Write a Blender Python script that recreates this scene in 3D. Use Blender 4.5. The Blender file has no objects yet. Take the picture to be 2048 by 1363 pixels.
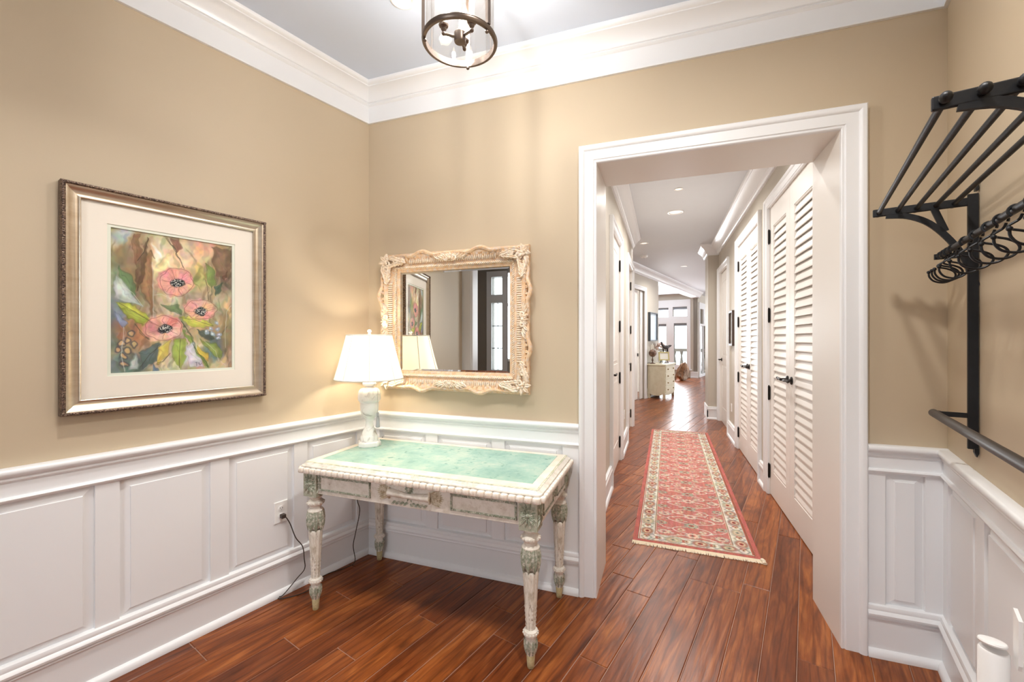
import bpy, bmesh, math, random
import numpy as np
from mathutils import Vector, Matrix

# ------------------------------------------------------------------ camera, world, light, exposure
scene = bpy.context.scene
col = scene.collection
H_CAM = 1.45
YAW = math.atan2(303, 851)
cam_data = bpy.data.cameras.new('camera')
cam_data.sensor_width = 36.0
cam_data.lens = 851.0 / 2048.0 * 36.0
cam_data.shift_y = -4.5 / 2048.0
cam_data.clip_start = 0.02
cam_data.clip_end = 200
cam = bpy.data.objects.new('camera', cam_data)
cam.location = (0, 0, H_CAM)
cam.rotation_euler = (math.radians(90), 0, YAW)
col.objects.link(cam)
scene.camera = cam

scene.view_settings.view_transform = 'Standard'
scene.view_settings.look = 'None'
scene.view_settings.gamma = 1.0
scene.view_settings.use_curve_mapping = False
scene.view_settings.exposure = 0.32
scene.cycles.max_bounces = 8
scene.cycles.diffuse_bounces = 4
scene.cycles.glossy_bounces = 4
scene.cycles.transparent_max_bounces = 12
scene.cycles.sample_clamp_indirect = 6.0
scene.cycles.caustics_reflective = False
scene.cycles.caustics_refractive = False

world = bpy.data.worlds.new('overcast_sky')
scene.world = world
world.use_nodes = True
_bg = world.node_tree.nodes['Background']
_bg.inputs['Color'].default_value = (0.93, 0.97, 1.0, 1)
_bg.inputs['Strength'].default_value = 5.0

def area(name, loc, rot, sx, sy, power, color=(1, 1, 1), spread=180):
    d = bpy.data.lights.new(name, 'AREA')
    d.shape = 'RECTANGLE'; d.size = sx; d.size_y = sy
    d.energy = power; d.color = color; d.spread = math.radians(spread)
    o = bpy.data.objects.new(name, d); o.location = loc; o.rotation_euler = rot
    col.objects.link(o); return o
def point(name, loc, power, color, radius):
    d = bpy.data.lights.new(name, 'POINT'); d.energy = power; d.color = color; d.shadow_soft_size = radius
    o = bpy.data.objects.new(name, d); o.location = loc
    col.objects.link(o); return o

ANG = math.radians(15.04)
DAY = (0.94, 0.97, 1.0)
WARM = (1.0, 0.965, 0.92)
# added fill lamp at an unseen entry window, boosting daylight behind the camera
area('entry_daylight_fill', (-1.05, -3.42, 1.9), (math.radians(90), 0, 0), 1.7, 1.7, 14, DAY)
# daylight entering through the far living room glazing
area('far_daylight', (-0.30, 17.30, 1.7), (math.radians(-90), 0, ANG * -1), 2.2, 2.3, 190, DAY)

# ------------------------------------------------------------------ helpers
def lin(r, g=None, b=None):
    if g is None: r, g, b = r
    f = lambda c: (c / 255) / 12.92 if c / 255 <= 0.04045 else ((c / 255 + 0.055) / 1.055) ** 2.4
    return (f(r), f(g), f(b), 1.0)

class MB:
    """collects geometry, then links it as one mesh object"""
    def __init__(self): self.v = []; self.f = []
    def add(self, vs, fs):
        o = len(self.v); self.v += [tuple(p) for p in vs]; self.f += [tuple(i + o for i in f) for f in fs]; return self
    def box(self, x0, x1, y0, y1, z0, z1):
        if x0 > x1: x0, x1 = x1, x0
        if y0 > y1: y0, y1 = y1, y0
        if z0 > z1: z0, z1 = z1, z0
        return self.add([(x0,y0,z0),(x1,y0,z0),(x1,y1,z0),(x0,y1,z0),(x0,y0,z1),(x1,y0,z1),(x1,y1,z1),(x0,y1,z1)],
            [(0,3,2,1),(4,5,6,7),(0,1,5,4),(1,2,6,5),(2,3,7,6),(3,0,4,7)])
    def extr_x(self, prof, x0, x1):
        """closed (y,z) profile extruded along x"""
        n = len(prof)
        vs = [(x0, y, z) for y, z in prof] + [(x1, y, z) for y, z in prof]
        fs = [(i, (i+1) % n, n + (i+1) % n, n + i) for i in range(n)]
        return self.add(vs, fs + [tuple(range(n-1, -1, -1)), tuple(range(n, 2*n))])
    def extr_z(self, prof, z0, z1):
        n = len(prof)
        vs = [(x, y, z0) for x, y in prof] + [(x, y, z1) for x, y in prof]
        fs = [(i, (i+1) % n, n + (i+1) % n, n + i) for i in range(n)]
        return self.add(vs, fs + [tuple(range(n-1, -1, -1)), tuple(range(n, 2*n))])
    def extr_y(self, prof, y0, y1):
        n = len(prof)
        vs = [(x, y0, z) for x, z in prof] + [(x, y1, z) for x, z in prof]
        fs = [(i, (i+1) % n, n + (i+1) % n, n + i) for i in range(n)]
        return self.add(vs, fs + [tuple(range(n)), tuple(range(2*n-1, n-1, -1))])
    def lathe(self, prof, n=24, c=(0, 0, 0), flute=None, twist=0.0):
        """(r,z) profile about z; flute(i,theta)->factor"""
        m = len(prof); vs = []
        for k, (r, z) in enumerate(prof):
            for j in range(n):
                t = 2 * math.pi * j / n
                rr = r * (flute(k, t) if flute else 1)
                vs.append((c[0] + rr * math.cos(t), c[1] + rr * math.sin(t), c[2] + z))
        fs = [(k*n + j, k*n + (j+1) % n, (k+1)*n + (j+1) % n, (k+1)*n + j) for k in range(m-1) for j in range(n)]
        fs += [tuple(range(n-1, -1, -1)), tuple(range((m-1)*n, m*n))]
        return self.add(vs, fs)
    def tube(self, path, r, n=8, closed=False):
        path = [Vector(p) for p in path]; m = len(path)
        rs = r if isinstance(r, (list, tuple)) else [r] * m
        vs = []; up = None
        for i, p in enumerate(path):
            a = path[i-1] if (i > 0 or closed) else p
            b = path[(i+1) % m] if (i < m-1 or closed) else p
            t = (b - a).normalized()
            if up is None:
                up = Vector((0, 0, 1)) if abs(t.z) < 0.9 else Vector((1, 0, 0))
            up = (up - t * up.dot(t))
            if up.length < 1e-6: up = Vector((1, 0, 0)) - t * t.x
            up.normalize(); sd = t.cross(up)
            for j in range(n):
                a2 = 2 * math.pi * j / n
                vs.append(p + (up * math.cos(a2) + sd * math.sin(a2)) * rs[i])
        fs = []
        for i in range(m if closed else m-1):
            k = (i+1) % m
            fs += [(i*n + j, i*n + (j+1) % n, k*n + (j+1) % n, k*n + j) for j in range(n)]
        if not closed: fs += [tuple(range(n-1, -1, -1)), tuple(range((m-1)*n, m*n))]
        return self.add(vs, fs)
    def ball(self, c, r, n=10, m=6):
        rx, ry, rz = r if isinstance(r, (list, tuple)) else (r, r, r)
        vs = [(c[0], c[1], c[2] - rz)]
        for i in range(1, m):
            a = -math.pi/2 + math.pi * i / m
            for j in range(n):
                t = 2 * math.pi * j / n
                vs.append((c[0] + rx*math.cos(a)*math.cos(t), c[1] + ry*math.cos(a)*math.sin(t), c[2] + rz*math.sin(a)))
        vs.append((c[0], c[1], c[2] + rz)); L = len(vs) - 1
        fs = [(0, 1 + (j+1) % n, 1 + j) for j in range(n)]
        for i in range(m-2):
            fs += [(1 + i*n + j, 1 + i*n + (j+1) % n, 1 + (i+1)*n + (j+1) % n, 1 + (i+1)*n + j) for j in range(n)]
        fs += [(L, 1 + (m-2)*n + j, 1 + (m-2)*n + (j+1) % n) for j in range(n)]
        return self.add(vs, fs)
    def leaf(self, base, tip, nrm, w, bulge, nseg=5):
        """a pointed cupped leaf with a midrib, from base to tip, thick"""
        base, tip, nrm = Vector(base), Vector(tip), Vector(nrm).normalized()
        d = tip - base; sd = d.normalized().cross(nrm).normalized()
        vs = []; fs = []
        for i in range(nseg + 1):
            t = i / nseg
            ww = w * (math.sin(math.pi * min(1, 0.18 + 0.82 * t)) ** 0.8 if t < 1 else 0.02)
            c = base + d * t; hgt = bulge * math.sin(math.pi * (0.15 + 0.8 * t))
            vs += [c - sd*ww*0.5 - nrm*0.001, c - sd*ww*0.22 + nrm*hgt, c + nrm*hgt*0.55, c + sd*ww*0.22 + nrm*hgt, c + sd*ww*0.5 - nrm*0.001]
        for i in range(nseg):
            for j in range(4):
                a = i*5 + j; fs.append((a, a+1, a+6, a+5))
            fs.append((i*5, (i+1)*5, (i+1)*5+4, i*5+4))
        return self.add(vs, fs)
    def xf(self, M):
        self.v = [tuple(M @ Vector(p)) for p in self.v]; return self
    def mesh(self, name, mat, smooth=False):
        me = bpy.data.meshes.new(name)
        me.from_pydata(self.v, [], self.f)
        me.validate()
        bm = bmesh.new(); bm.from_mesh(me); bmesh.ops.recalc_face_normals(bm, faces=bm.faces); bm.to_mesh(me); bm.free()
        if mat: me.materials.append(mat)
        if smooth:
            me.polygons.foreach_set('use_smooth', [True] * len(me.polygons))
            if smooth != 'all':
                bm = bmesh.new(); bm.from_mesh(me)
                for e in bm.edges:
                    if len(e.link_faces) == 2 and e.calc_face_angle(0) > math.radians(40): e.smooth = False
                bm.to_mesh(me); bm.free()
        return me
    def build(self, name, mat, parent=None, smooth=False, bevel=0.0):
        o = bpy.data.objects.new(name, self.mesh(name, mat, smooth)); col.objects.link(o)
        if parent: o.parent = parent
        if bevel:
            b = o.modifiers.new('bevel', 'BEVEL'); b.width = bevel; b.segments = 2; b.limit_method = 'ANGLE'
        return o

def place(me, name, parent, loc=(0, 0, 0), rot=(0, 0, 0), scl=(1, 1, 1)):
    o = bpy.data.objects.new(name, me); col.objects.link(o); o.parent = parent
    o.location = loc; o.rotation_euler = rot; o.scale = scl; return o
def tag(o, label=None, cat=None, group=None, kind=None):
    if label: o['label'] = label
    if cat: o['category'] = cat
    if group: o['group'] = group
    if kind: o['kind'] = kind
    return o
def empty(name, loc=(0, 0, 0), rz=0.0):
    o = bpy.data.objects.new(name, None); o.empty_display_size = 0.1
    o.location = loc; o.rotation_euler = (0, 0, rz); col.objects.link(o); return o
def at_frame(o, loc, rz):
    o.location = loc; o.rotation_euler = (0, 0, rz); return o

# ------------------------------------------------------------------ materials
def new_mat(name):
    m = bpy.data.materials.new(name); m.use_nodes = True
    nt = m.node_tree; return m, nt, nt.nodes['Principled BSDF'], nt.nodes, nt.links
def simple(name, rgb, rough=0.5, metal=0.0, noise=0.0, scale=8.0, bump=0.0, bscale=60.0, spec=0.5, stretch=(1, 1, 1)):
    m, nt, b, N, L = new_mat(name)
    c = lin(rgb)
    b.inputs['Base Color'].default_value = c; b.inputs['Roughness'].default_value = rough
    b.inputs['Metallic'].default_value = metal; b.inputs['Specular IOR Level'].default_value = spec
    tc = N.new('ShaderNodeTexCoord'); mp = N.new('ShaderNodeMapping'); mp.inputs['Scale'].default_value = stretch
    L.new(tc.outputs['Object'], mp.inputs['Vector'])
    if noise:
        nz = N.new('ShaderNodeTexNoise'); nz.inputs['Scale'].default_value = scale; nz.inputs['Detail'].default_value = 5
        L.new(mp.outputs[0], nz.inputs['Vector'])
        mx = N.new('ShaderNodeMix'); mx.data_type = 'RGBA'
        mx.inputs['A'].default_value = tuple(x * (1 - noise) for x in c[:3]) + (1,)
        mx.inputs['B'].default_value = tuple(min(1, x * (1 + noise)) for x in c[:3]) + (1,)
        L.new(nz.outputs['Fac'], mx.inputs['Factor']); L.new(mx.outputs['Result'], b.inputs['Base Color'])
    if bump:
        nb = N.new('ShaderNodeTexNoise'); nb.inputs['Scale'].default_value = bscale; nb.inputs['Detail'].default_value = 4
        L.new(mp.outputs[0], nb.inputs['Vector'])
        bp = N.new('ShaderNodeBump'); bp.inputs['Strength'].default_value = bump; bp.inputs['Distance'].default_value = 0.002
        L.new(nb.outputs['Fac'], bp.inputs['Height']); L.new(bp.outputs[0], b.inputs['Normal'])
    return m
def two_tone(name, base, spots, thr=0.55, width=0.08, scale=30.0, rough=0.6, third=None, thr3=0.62, scale3=55.0, bump=0.3, stretch=(1, 1, 1), metal=0.0):
    """base paint with irregular worn patches of a second and a third colour"""
    m, nt, b, N, L = new_mat(name)
    b.inputs['Roughness'].default_value = rough; b.inputs['Metallic'].default_value = metal
    tc = N.new('ShaderNodeTexCoord'); mp = N.new('ShaderNodeMapping'); mp.inputs['Scale'].default_value = stretch
    L.new(tc.outputs['Object'], mp.inputs['Vector'])
    def layer(prev, colr, sc, th):
        nz = N.new('ShaderNodeTexNoise'); nz.inputs['Scale'].default_value = sc; nz.inputs['Detail'].default_value = 7; nz.inputs['Roughness'].default_value = 0.65
        L.new(mp.outputs[0], nz.inputs['Vector'])
        rp = N.new('ShaderNodeMapRange'); rp.inputs['From Min'].default_value = th - width; rp.inputs['From Max'].default_value = th + width
        L.new(nz.outputs['Fac'], rp.inputs['Value'])
        mx = N.new('ShaderNodeMix'); mx.data_type = 'RGBA'
        L.new(rp.outputs[0], mx.inputs['Factor'])
        if isinstance(prev, tuple): mx.inputs['A'].default_value = prev
        else: L.new(prev, mx.inputs['A'])
        mx.inputs['B'].default_value = lin(colr)
        return mx.outputs['Result'], nz
    o, nz = layer(lin(base), spots, scale, thr)
    if third: o, _ = layer(o, third, scale3, thr3)
    L.new(o, b.inputs['Base Color'])
    if bump:
        bp = N.new('ShaderNodeBump'); bp.inputs['Strength'].default_value = bump; bp.inputs['Distance'].default_value = 0.002
        L.new(nz.outputs['Fac'], bp.inputs['Height']); L.new(bp.outputs[0], b.inputs['Normal'])
    return m
def emis(name, rgb, strength):
    m, nt, b, N, L = new_mat(name)
    b.inputs['Base Color'].default_value = lin(rgb); b.inputs['Emission Color'].default_value = lin(rgb); b.inputs['Emission Strength'].default_value = strength
    return m
def glow_bulb(name, rgb, strength):
    """clear glowing bulb envelope: gives off light and lets light through"""
    m, nt, b, N, L = new_mat(name); N.remove(b); out = N['Material Output']
    tr = N.new('ShaderNodeBsdfTransparent'); em = N.new('ShaderNodeEmission'); em.inputs['Color'].default_value = lin(rgb); em.inputs['Strength'].default_value = strength
    ad = N.new('ShaderNodeAddShader'); L.new(tr.outputs[0], ad.inputs[0]); L.new(em.outputs[0], ad.inputs[1]); L.new(ad.outputs[0], out.inputs['Surface']); return m
def glass(name, tint=(255, 255, 255), gloss=0.08, rough=0.02, fres=0.45):
    """thin clear pane: mostly transparent with a fresnel sheen"""
    m, nt, b, N, L = new_mat(name); N.remove(b)
    out = N['Material Output']
    tr = N.new('ShaderNodeBsdfTransparent'); tr.inputs['Color'].default_value = lin(tint)
    gl = N.new('ShaderNodeBsdfGlossy'); gl.inputs['Roughness'].default_value = rough
    lw = N.new('ShaderNodeLayerWeight'); lw.inputs['Blend'].default_value = 0.15
    ml = N.new('ShaderNodeMath'); ml.operation = 'MULTIPLY_ADD'; ml.inputs[1].default_value = fres; ml.inputs[2].default_value = gloss * 0.4
    L.new(lw.outputs['Fresnel'], ml.inputs[0])
    mx = N.new('ShaderNodeMixShader'); L.new(ml.outputs[0], mx.inputs['Fac']); L.new(tr.outputs[0], mx.inputs[1]); L.new(gl.outputs[0], mx.inputs[2])
    L.new(mx.outputs[0], out.inputs['Surface']); return m
def attr_mat(name, rough=0.7, bump=0.0, bscale=400.0, spec=0.3):
    m, nt, b, N, L = new_mat(name)
    a = N.new('ShaderNodeAttribute'); a.attribute_name = 'print'
    L.new(a.outputs['Color'], b.inputs['Base Color']); b.inputs['Roughness'].default_value = rough; b.inputs['Specular IOR Level'].default_value = spec
    if bump:
        tc = N.new('ShaderNodeTexCoord'); nb = N.new('ShaderNodeTexNoise'); nb.inputs['Scale'].default_value = bscale
        L.new(tc.outputs['Object'], nb.inputs['Vector'])
        bp = N.new('ShaderNodeBump'); bp.inputs['Strength'].default_value = bump; bp.inputs['Distance'].default_value = 0.003
        L.new(nb.outputs['Fac'], bp.inputs['Height']); L.new(bp.outputs[0], b.inputs['Normal'])
    return m

M = {}
M['tan'] = simple('tan_wall_paint', (197, 180, 154), 0.55, noise=0.02, scale=2.0, bump=0.05, bscale=180)
M['hall_tan'] = simple('taupe_hall_paint', (196, 188, 175), 0.55, noise=0.02, scale=2.0, bump=0.05, bscale=180)
M['grey'] = simple('grey_entry_paint', (150, 143, 134), 0.6, noise=0.02)
M['white'] = simple('white_trim_paint', (238, 239, 241), 0.32, noise=0.01, scale=3.0)
M['door_white'] = simple('white_door_paint', (238, 234, 229), 0.35, noise=0.01, scale=3.0)
M['ceiling'] = simple('ceiling_white', (212, 222, 238), 0.75, noise=0.01)
M['ceiling_hall'] = simple('ceiling_hall_white', (218, 222, 227), 0.75, noise=0.015)
M['iron'] = simple('black_wrought_iron', (20, 21, 25), 0.48, metal=0.3, noise=0.25, scale=40, bump=0.25, bscale=90)
M['bronze'] = simple('oiled_bronze', (112, 99, 90), 0.34, metal=0.75, noise=0.2, scale=30)
M['darkmetal'] = simple('dark_hardware', (44, 40, 38), 0.4, metal=0.7)
M['glass'] = glass('window_glass', (246, 250, 252))
M['lantern_glass'] = glass('lantern_glass', (255, 252, 248), 0.14)
M['plastic'] = simple('white_plastic', (244, 244, 243), 0.35)
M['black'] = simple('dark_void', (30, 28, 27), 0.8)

# floor planks : each plank its own tint (object random and island random together)
def plank_material():
    m, nt, b, N, L = new_mat('hand_scraped_hickory')
    oi = N.new('ShaderNodeObjectInfo'); geo = N.new('ShaderNodeNewGeometry')
    ad = N.new('ShaderNodeMath'); ad.operation = 'ADD'; L.new(oi.outputs['Random'], ad.inputs[0]); L.new(geo.outputs['Random Per Island'], ad.inputs[1])
    fr = N.new('ShaderNodeMath'); fr.operation = 'FRACT'; L.new(ad.outputs[0], fr.inputs[0])
    tc = N.new('ShaderNodeTexCoord')
    off = N.new('ShaderNodeCombineXYZ')
    m1 = N.new('ShaderNodeMath'); m1.operation = 'MULTIPLY'; m1.inputs[1].default_value = 37.0; L.new(fr.outputs[0], m1.inputs[0])
    L.new(m1.outputs[0], off.inputs['X']); L.new(m1.outputs[0], off.inputs['Y'])
    va = N.new('ShaderNodeVectorMath'); va.operation = 'ADD'; L.new(tc.outputs['Object'], va.inputs[0]); L.new(off.outputs[0], va.inputs[1])
    mp = N.new('ShaderNodeMapping'); mp.inputs['Scale'].default_value = (1.3, 9.0, 1.0); L.new(va.outputs[0], mp.inputs['Vector'])
    # broad figure, warped rings, fine pores
    n1 = N.new('ShaderNodeTexNoise'); n1.inputs['Scale'].default_value = 1.6; n1.inputs['Detail'].default_value = 6; n1.inputs['Distortion'].default_value = 1.6
    L.new(mp.outputs[0], n1.inputs['Vector'])
    wv = N.new('ShaderNodeTexWave'); wv.bands_direction = 'Y'; wv.inputs['Scale'].default_value = 0.9; wv.inputs['Distortion'].default_value = 9.0
    wv.inputs['Detail'].default_value = 3; wv.inputs['Detail Scale'].default_value = 0.7
    L.new(mp.outputs[0], wv.inputs['Vector'])
    mp2 = N.new('ShaderNodeMapping'); mp2.inputs['Scale'].default_value = (9.0, 160.0, 1.0); L.new(va.outputs[0], mp2.inputs['Vector'])
    n2 = N.new('ShaderNodeTexNoise'); n2.inputs['Scale'].default_value = 1.3; n2.inputs['Detail'].default_value = 3
    L.new(mp2.outputs[0], n2.inputs['Vector'])
    r1 = N.new('ShaderNodeValToRGB'); e = r1.color_ramp.elements
    e[0].position = 0.22; e[0].color = lin(84, 43, 20); e[1].position = 0.80; e[1].color = lin(176, 109, 56)
    k = e.new(0.5); k.color = lin(132, 71, 31)
    L.new(n1.outputs['Fac'], r1.inputs['Fac'])
    r2 = N.new('ShaderNodeValToRGB'); e = r2.color_ramp.elements
    e[0].position = 0.0; e[0].color = (0.62, 0.56, 0.54, 1); e[1].position = 0.22; e[1].color = (1, 1, 1, 1)
    L.new(wv.outputs['Fac'], r2.inputs['Fac'])
    mx = N.new('ShaderNodeMix'); mx.data_type = 'RGBA'; mx.blend_type = 'MULTIPLY'; mx.inputs['Factor'].default_value = 0.8
    L.new(r1.outputs['Color'], mx.inputs['A']); L.new(r2.outputs['Color'], mx.inputs['B'])
    r3 = N.new('ShaderNodeMapRange'); r3.inputs['From Min'].default_value = 0.35; r3.inputs['From Max'].default_value = 0.6; r3.inputs['To Min'].default_value = 0.82; r3.inputs['To Max'].default_value = 1.1
    L.new(n2.outputs['Fac'], r3.inputs['Value'])
    mx2 = N.new('ShaderNodeMix'); mx2.data_type = 'RGBA'; mx2.blend_type = 'MULTIPLY'; mx2.inputs['Factor'].default_value = 0.75
    L.new(mx.outputs['Result'], mx2.inputs['A']); L.new(r3.outputs[0], mx2.inputs['B'])
    # per plank tint
    r4 = N.new('ShaderNodeValToRGB'); e = r4.color_ramp.elements
    e[0].position = 0.0; e[0].color = (0.66, 0.56, 0.52, 1); e[1].position = 1.0; e[1].color = (1.16, 1.14, 1.05, 1)
    k = e.new(0.45); k.color = (0.92, 0.84, 0.80, 1)
    L.new(fr.outputs[0], r4.inputs['Fac'])
    mx3 = N.new('ShaderNodeMix'); mx3.data_type = 'RGBA'; mx3.blend_type = 'MULTIPLY'; mx3.inputs['Factor'].default_value = 1.0
    L.new(mx2.outputs['Result'], mx3.inputs['A']); L.new(r4.outputs['Color'], mx3.inputs['B'])
    L.new(mx3.outputs['Result'], b.inputs['Base Color'])
    b.inputs['Roughness'].default_value = 0.30; b.inputs['Specular IOR Level'].default_value = 0.32
    mp3 = N.new('ShaderNodeMapping'); mp3.inputs['Scale'].default_value = (3.0, 18.0, 1.0); L.new(va.outputs[0], mp3.inputs['Vector'])
    n3 = N.new('ShaderNodeTexNoise'); n3.inputs['Scale'].default_value = 1.5; n3.inputs['Detail'].default_value = 3; L.new(mp3.outputs[0], n3.inputs['Vector'])
    bp = N.new('ShaderNodeBump'); bp.inputs['Strength'].default_value = 0.35; bp.inputs['Distance'].default_value = 0.004
    L.new(n3.outputs['Fac'], bp.inputs['Height']); L.new(bp.outputs[0], b.inputs['Normal'])
    return m
M['plank'] = plank_material()
M['groove'] = simple('plank_groove', (158, 128, 112), 0.6)
# ------------------------------------------------------------------ the setting
ZC = 3.14
R90 = math.radians(90)
def struct(o, label=None):
    o['kind'] = 'structure'
    if label: o['label'] = label
    return o
def wall_mesh(x0, x1, z0, z1, holes, y0, y1):
    mb = MB(); xs = sorted({x0, x1} | {h[0] for h in holes} | {h[1] for h in holes}); zs = sorted({z0, z1} | {h[2] for h in holes} | {h[3] for h in holes})
    for a, b in zip(xs, xs[1:]):
        run = None
        for c, d in zip(zs, zs[1:]):
            mx, mz = (a+b)/2, (c+d)/2
            inside = any(h[0] < mx < h[1] and h[2] < mz < h[3] for h in holes)
            if inside:
                if run: mb.box(a, b, y0, y1, run[0], run[1]); run = None
            else: run = (run[0], d) if run else (c, d)
        if run: mb.box(a, b, y0, y1, run[0], run[1])
    return mb
def wall(name, origin, rz, x0, x1, holes=(), mat='tan', thick=0.12, z1=3.2, label=None):
    holes = [(h[0] - 0.019, h[1] + 0.019, h[2], h[3] + 0.019) if h[2] == 0 else h for h in holes]
    o = wall_mesh(x0, x1, 0, z1, holes, 0, thick).build(name, M[mat])
    at_frame(o, (origin[0], origin[1], 0), rz); return struct(o, label)

CROWN = [(0, 2.912), (-0.016, 2.912), (-0.017, 2.922), (-0.012, 2.930), (-0.012, 3.026), (-0.020, 3.030), (-0.026, 3.038), (-0.022, 3.045), (-0.030, 3.048),
         (-0.034, 3.060), (-0.045, 3.078), (-0.062, 3.094), (-0.084, 3.105), (-0.098, 3.108), (-0.098, 3.114), (-0.110, 3.118), (-0.117, 3.128), (-0.117, 3.14), (0, 3.14)]
CROWN_H = [(0, 2.955), (-0.018, 2.955), (-0.018, 2.972), (-0.028, 2.978), (-0.034, 2.990), (-0.040, 2.992), (-0.050, 3.020), (-0.070, 3.050), (-0.098, 3.078),
           (-0.118, 3.090), (-0.118, 3.100), (-0.132, 3.108), (-0.138, 3.122), (-0.138, 3.14), (0, 3.14)]
RAIL = [(0, 0.912), (-0.022, 0.912), (-0.027, 0.920), (-0.025, 0.929), (-0.034, 0.934), (-0.041, 0.942), (-0.044, 0.951), (-0.041, 0.960), (-0.034, 0.965), (0, 0.965)]
BEAD = [(0, 0.836), (-0.022, 0.836), (-0.029, 0.842), (-0.031, 0.849), (-0.027, 0.856), (-0.020, 0.858), (0, 0.858)]
BASECAP = [(0, 0.168), (-0.026, 0.168), (-0.030, 0.174), (-0.026, 0.182), (-0.038, 0.188), (-0.040, 0.198), (-0.034, 0.208), (-0.030, 0.212), (-0.032, 0.220), (-0.028, 0.232), (-0.018, 0.236), (0, 0.236)]
SHOE = [(0, 0), (-0.042, 0), (-0.042, 0.012), (-0.038, 0.024), (-0.031, 0.032), (-0.022, 0.036), (0, 0.036)]
CASING = [(0.0, 0.0), (0.0, -0.017), (0.004, -0.021), (0.010, -0.018), (0.014, -0.018), (0.018, -0.024), (0.026, -0.024), (0.066, -0.027), (0.070, -0.034), (0.080, -0.040), (0.092, -0.040), (0.098, -0.034), (0.098, 0.0)]

def panel_mesh(w, h):
    """a raised wainscot panel : bevelled margin rising to a flat field"""
    b = 0.036; mb = MB()
    rings = [(0, -0.003), (0.004, -0.003), (b, -0.0125), (b + 0.0015, -0.0175)]
    vs = []
    for i, y in rings: vs += [(i, y, i), (w - i, y, i), (w - i, y, h - i), (i, y, h - i)]
    fs = [(12, 13, 14, 15)]
    for k in range(3):
        for j in range(4): fs.append((k*4 + j, k*4 + (j+1) % 4, (k+1)*4 + (j+1) % 4, (k+1)*4 + j))
    vs += [(0, 0, 0), (w, 0, 0), (w, 0, h), (0, 0, h)]
    fs += [(16, 17, 18, 19)] + [(j, (j+1) % 4, 16 + (j+1) % 4, 16 + j) for j in range(4)]
    return mb.add(vs, fs)
def wainscot(w, x0, x1, panels, dz=0.0):
    lift = lambda P: [(y, z + dz) for y, z in P]
    MB().box(x0, x1, -0.018, 0.0, 0.838 + dz, 0.93).build('top_rail', M['white'], w)
    MB().extr_x(lift(RAIL), x0, x1).build('chair_rail', M['white'], w, smooth=True)
    MB().extr_x(lift(BEAD), x0, x1).build('bead_moulding', M['white'], w, smooth=True)
    MB().box(x0, x1, -0.022, 0.0, 0.0, 0.20).build('baseboard', M['white'], w)
    MB().extr_x(lift(BASECAP), x0, x1).build('base_cap', M['white'], w, smooth=True)
    MB().extr_x(lift(SHOE), x0, x1).build('shoe_moulding', M['white'], w, smooth=True)
    edge = x0
    for a, b in panels + [(x1, x1)]:
        if a - edge > 0.004: MB().box(edge, a, -0.018, 0.0, 0.2, 0.85).build('stile', M['white'], w)
        if b > a: place(panel_mesh(b - a, 0.838 - 0.230).mesh('raised_panel', M['white']), 'raised_panel', w, (a, 0, 0.230))
        edge = b
def crown(w, x0, x1, prof=CROWN): return MB().extr_x(prof, x0, x1).build('crown_moulding', M['white'], w, smooth=True)
def hall_base(w, x0, x1):
    MB().box(x0, x1, -0.018, 0, 0, 0.165).build('baseboard', M['white'], w)
    MB().extr_x([(y * 0.75, z - 0.01) for y, z in BASECAP], x0, x1).build('base_cap', M['white'], w, smooth=True)
    MB().extr_x([(y * 0.85, z) for y, z in SHOE], x0, x1).build('shoe_moulding', M['white'], w, smooth=True)
def casing(w, x0, x1, zt, scale=1.0, y=0.0, name='casing', mat='white'):
    mb = MB(); P = [(a * scale, b * scale + y) for a, b in CASING]; n = len(P); vs = []
    for a, b in P: vs += [(x0 - a, b, 0), (x0 - a, b, zt + a), (x1 + a, b, zt + a), (x1 + a, b, 0)]
    fs = []
    for i in range(n):
        j = (i + 1) % n
        for k in range(3): fs.append((i*4 + k, i*4 + k + 1, j*4 + k + 1, j*4 + k))
    fs += [tuple(i*4 for i in range(n)), tuple(i*4 + 3 for i in range(n))]
    return mb.add(vs, fs).build(name, M[mat], w, smooth=True)
def jamb(w, x0, x1, zt, y0, y1, t=0.019, mat='door_white'):
    mb = MB(); mb.box(x0 - t, x0, y0, y1, 0, zt + t); mb.box(x1, x1 + t, y0, y1, 0, zt + t); mb.box(x0, x1, y0, y1, zt, zt + t)
    return mb.build('jamb', M[mat], w)

# --- foyer walls
DX0, DX1, DZ = -0.352, 0.785, 2.434
wall_back = wall('wall_back', (0, 2.417), 0, -2.10, 1.45, [(DX0, DX1, 0, DZ)], thick=0.383, label='tan back wall with the cased opening to the hall')
wainscot(wall_back, -1.95, DX0 - 0.098, [(-1.80, -1.444), (-1.36, -0.985), (-0.903, -0.545)])
wainscot(wall_back, DX1 + 0.098, 1.22, [(0.953, 1.097)])
crown(wall_back, -2.05, 1.30)
casing(wall_back, DX0, DX1, DZ)
jamb(wall_back, DX0, DX1, DZ, 0.0, 0.383)
wall_left = wall('wall_left', (-1.903, 2.415), R90 - ANG, -3.40, 0.10, label='tan left wall with white panelled wainscot')
wainscot(wall_left, -3.38, 0.03, [(-2.98, -2.63), (-2.56, -2.21), (-2.134, -1.79), (-1.711, -1.365), (-1.288, -0.946), (-0.863, -0.524), (-0.444, -0.102)], 0.0012)
crown(wall_left, -3.38, 0.05, [(y, z + 0.0012) for y, z in CROWN])
wall_right = wall('wall_right', (1.183, 2.418), 3 * R90 - ANG, -0.10, 3.55, label='tan right wall behind the coat rack')
wainscot(wall_right, -0.04, 3.40, [(0.100, 0.463), (0.546, 0.92), (1.00, 1.37), (1.45, 1.82), (1.90, 2.27)], -0.0012)
crown(wall_right, -0.05, 3.40, [(y, z - 0.0012) for y, z in CROWN])
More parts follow.
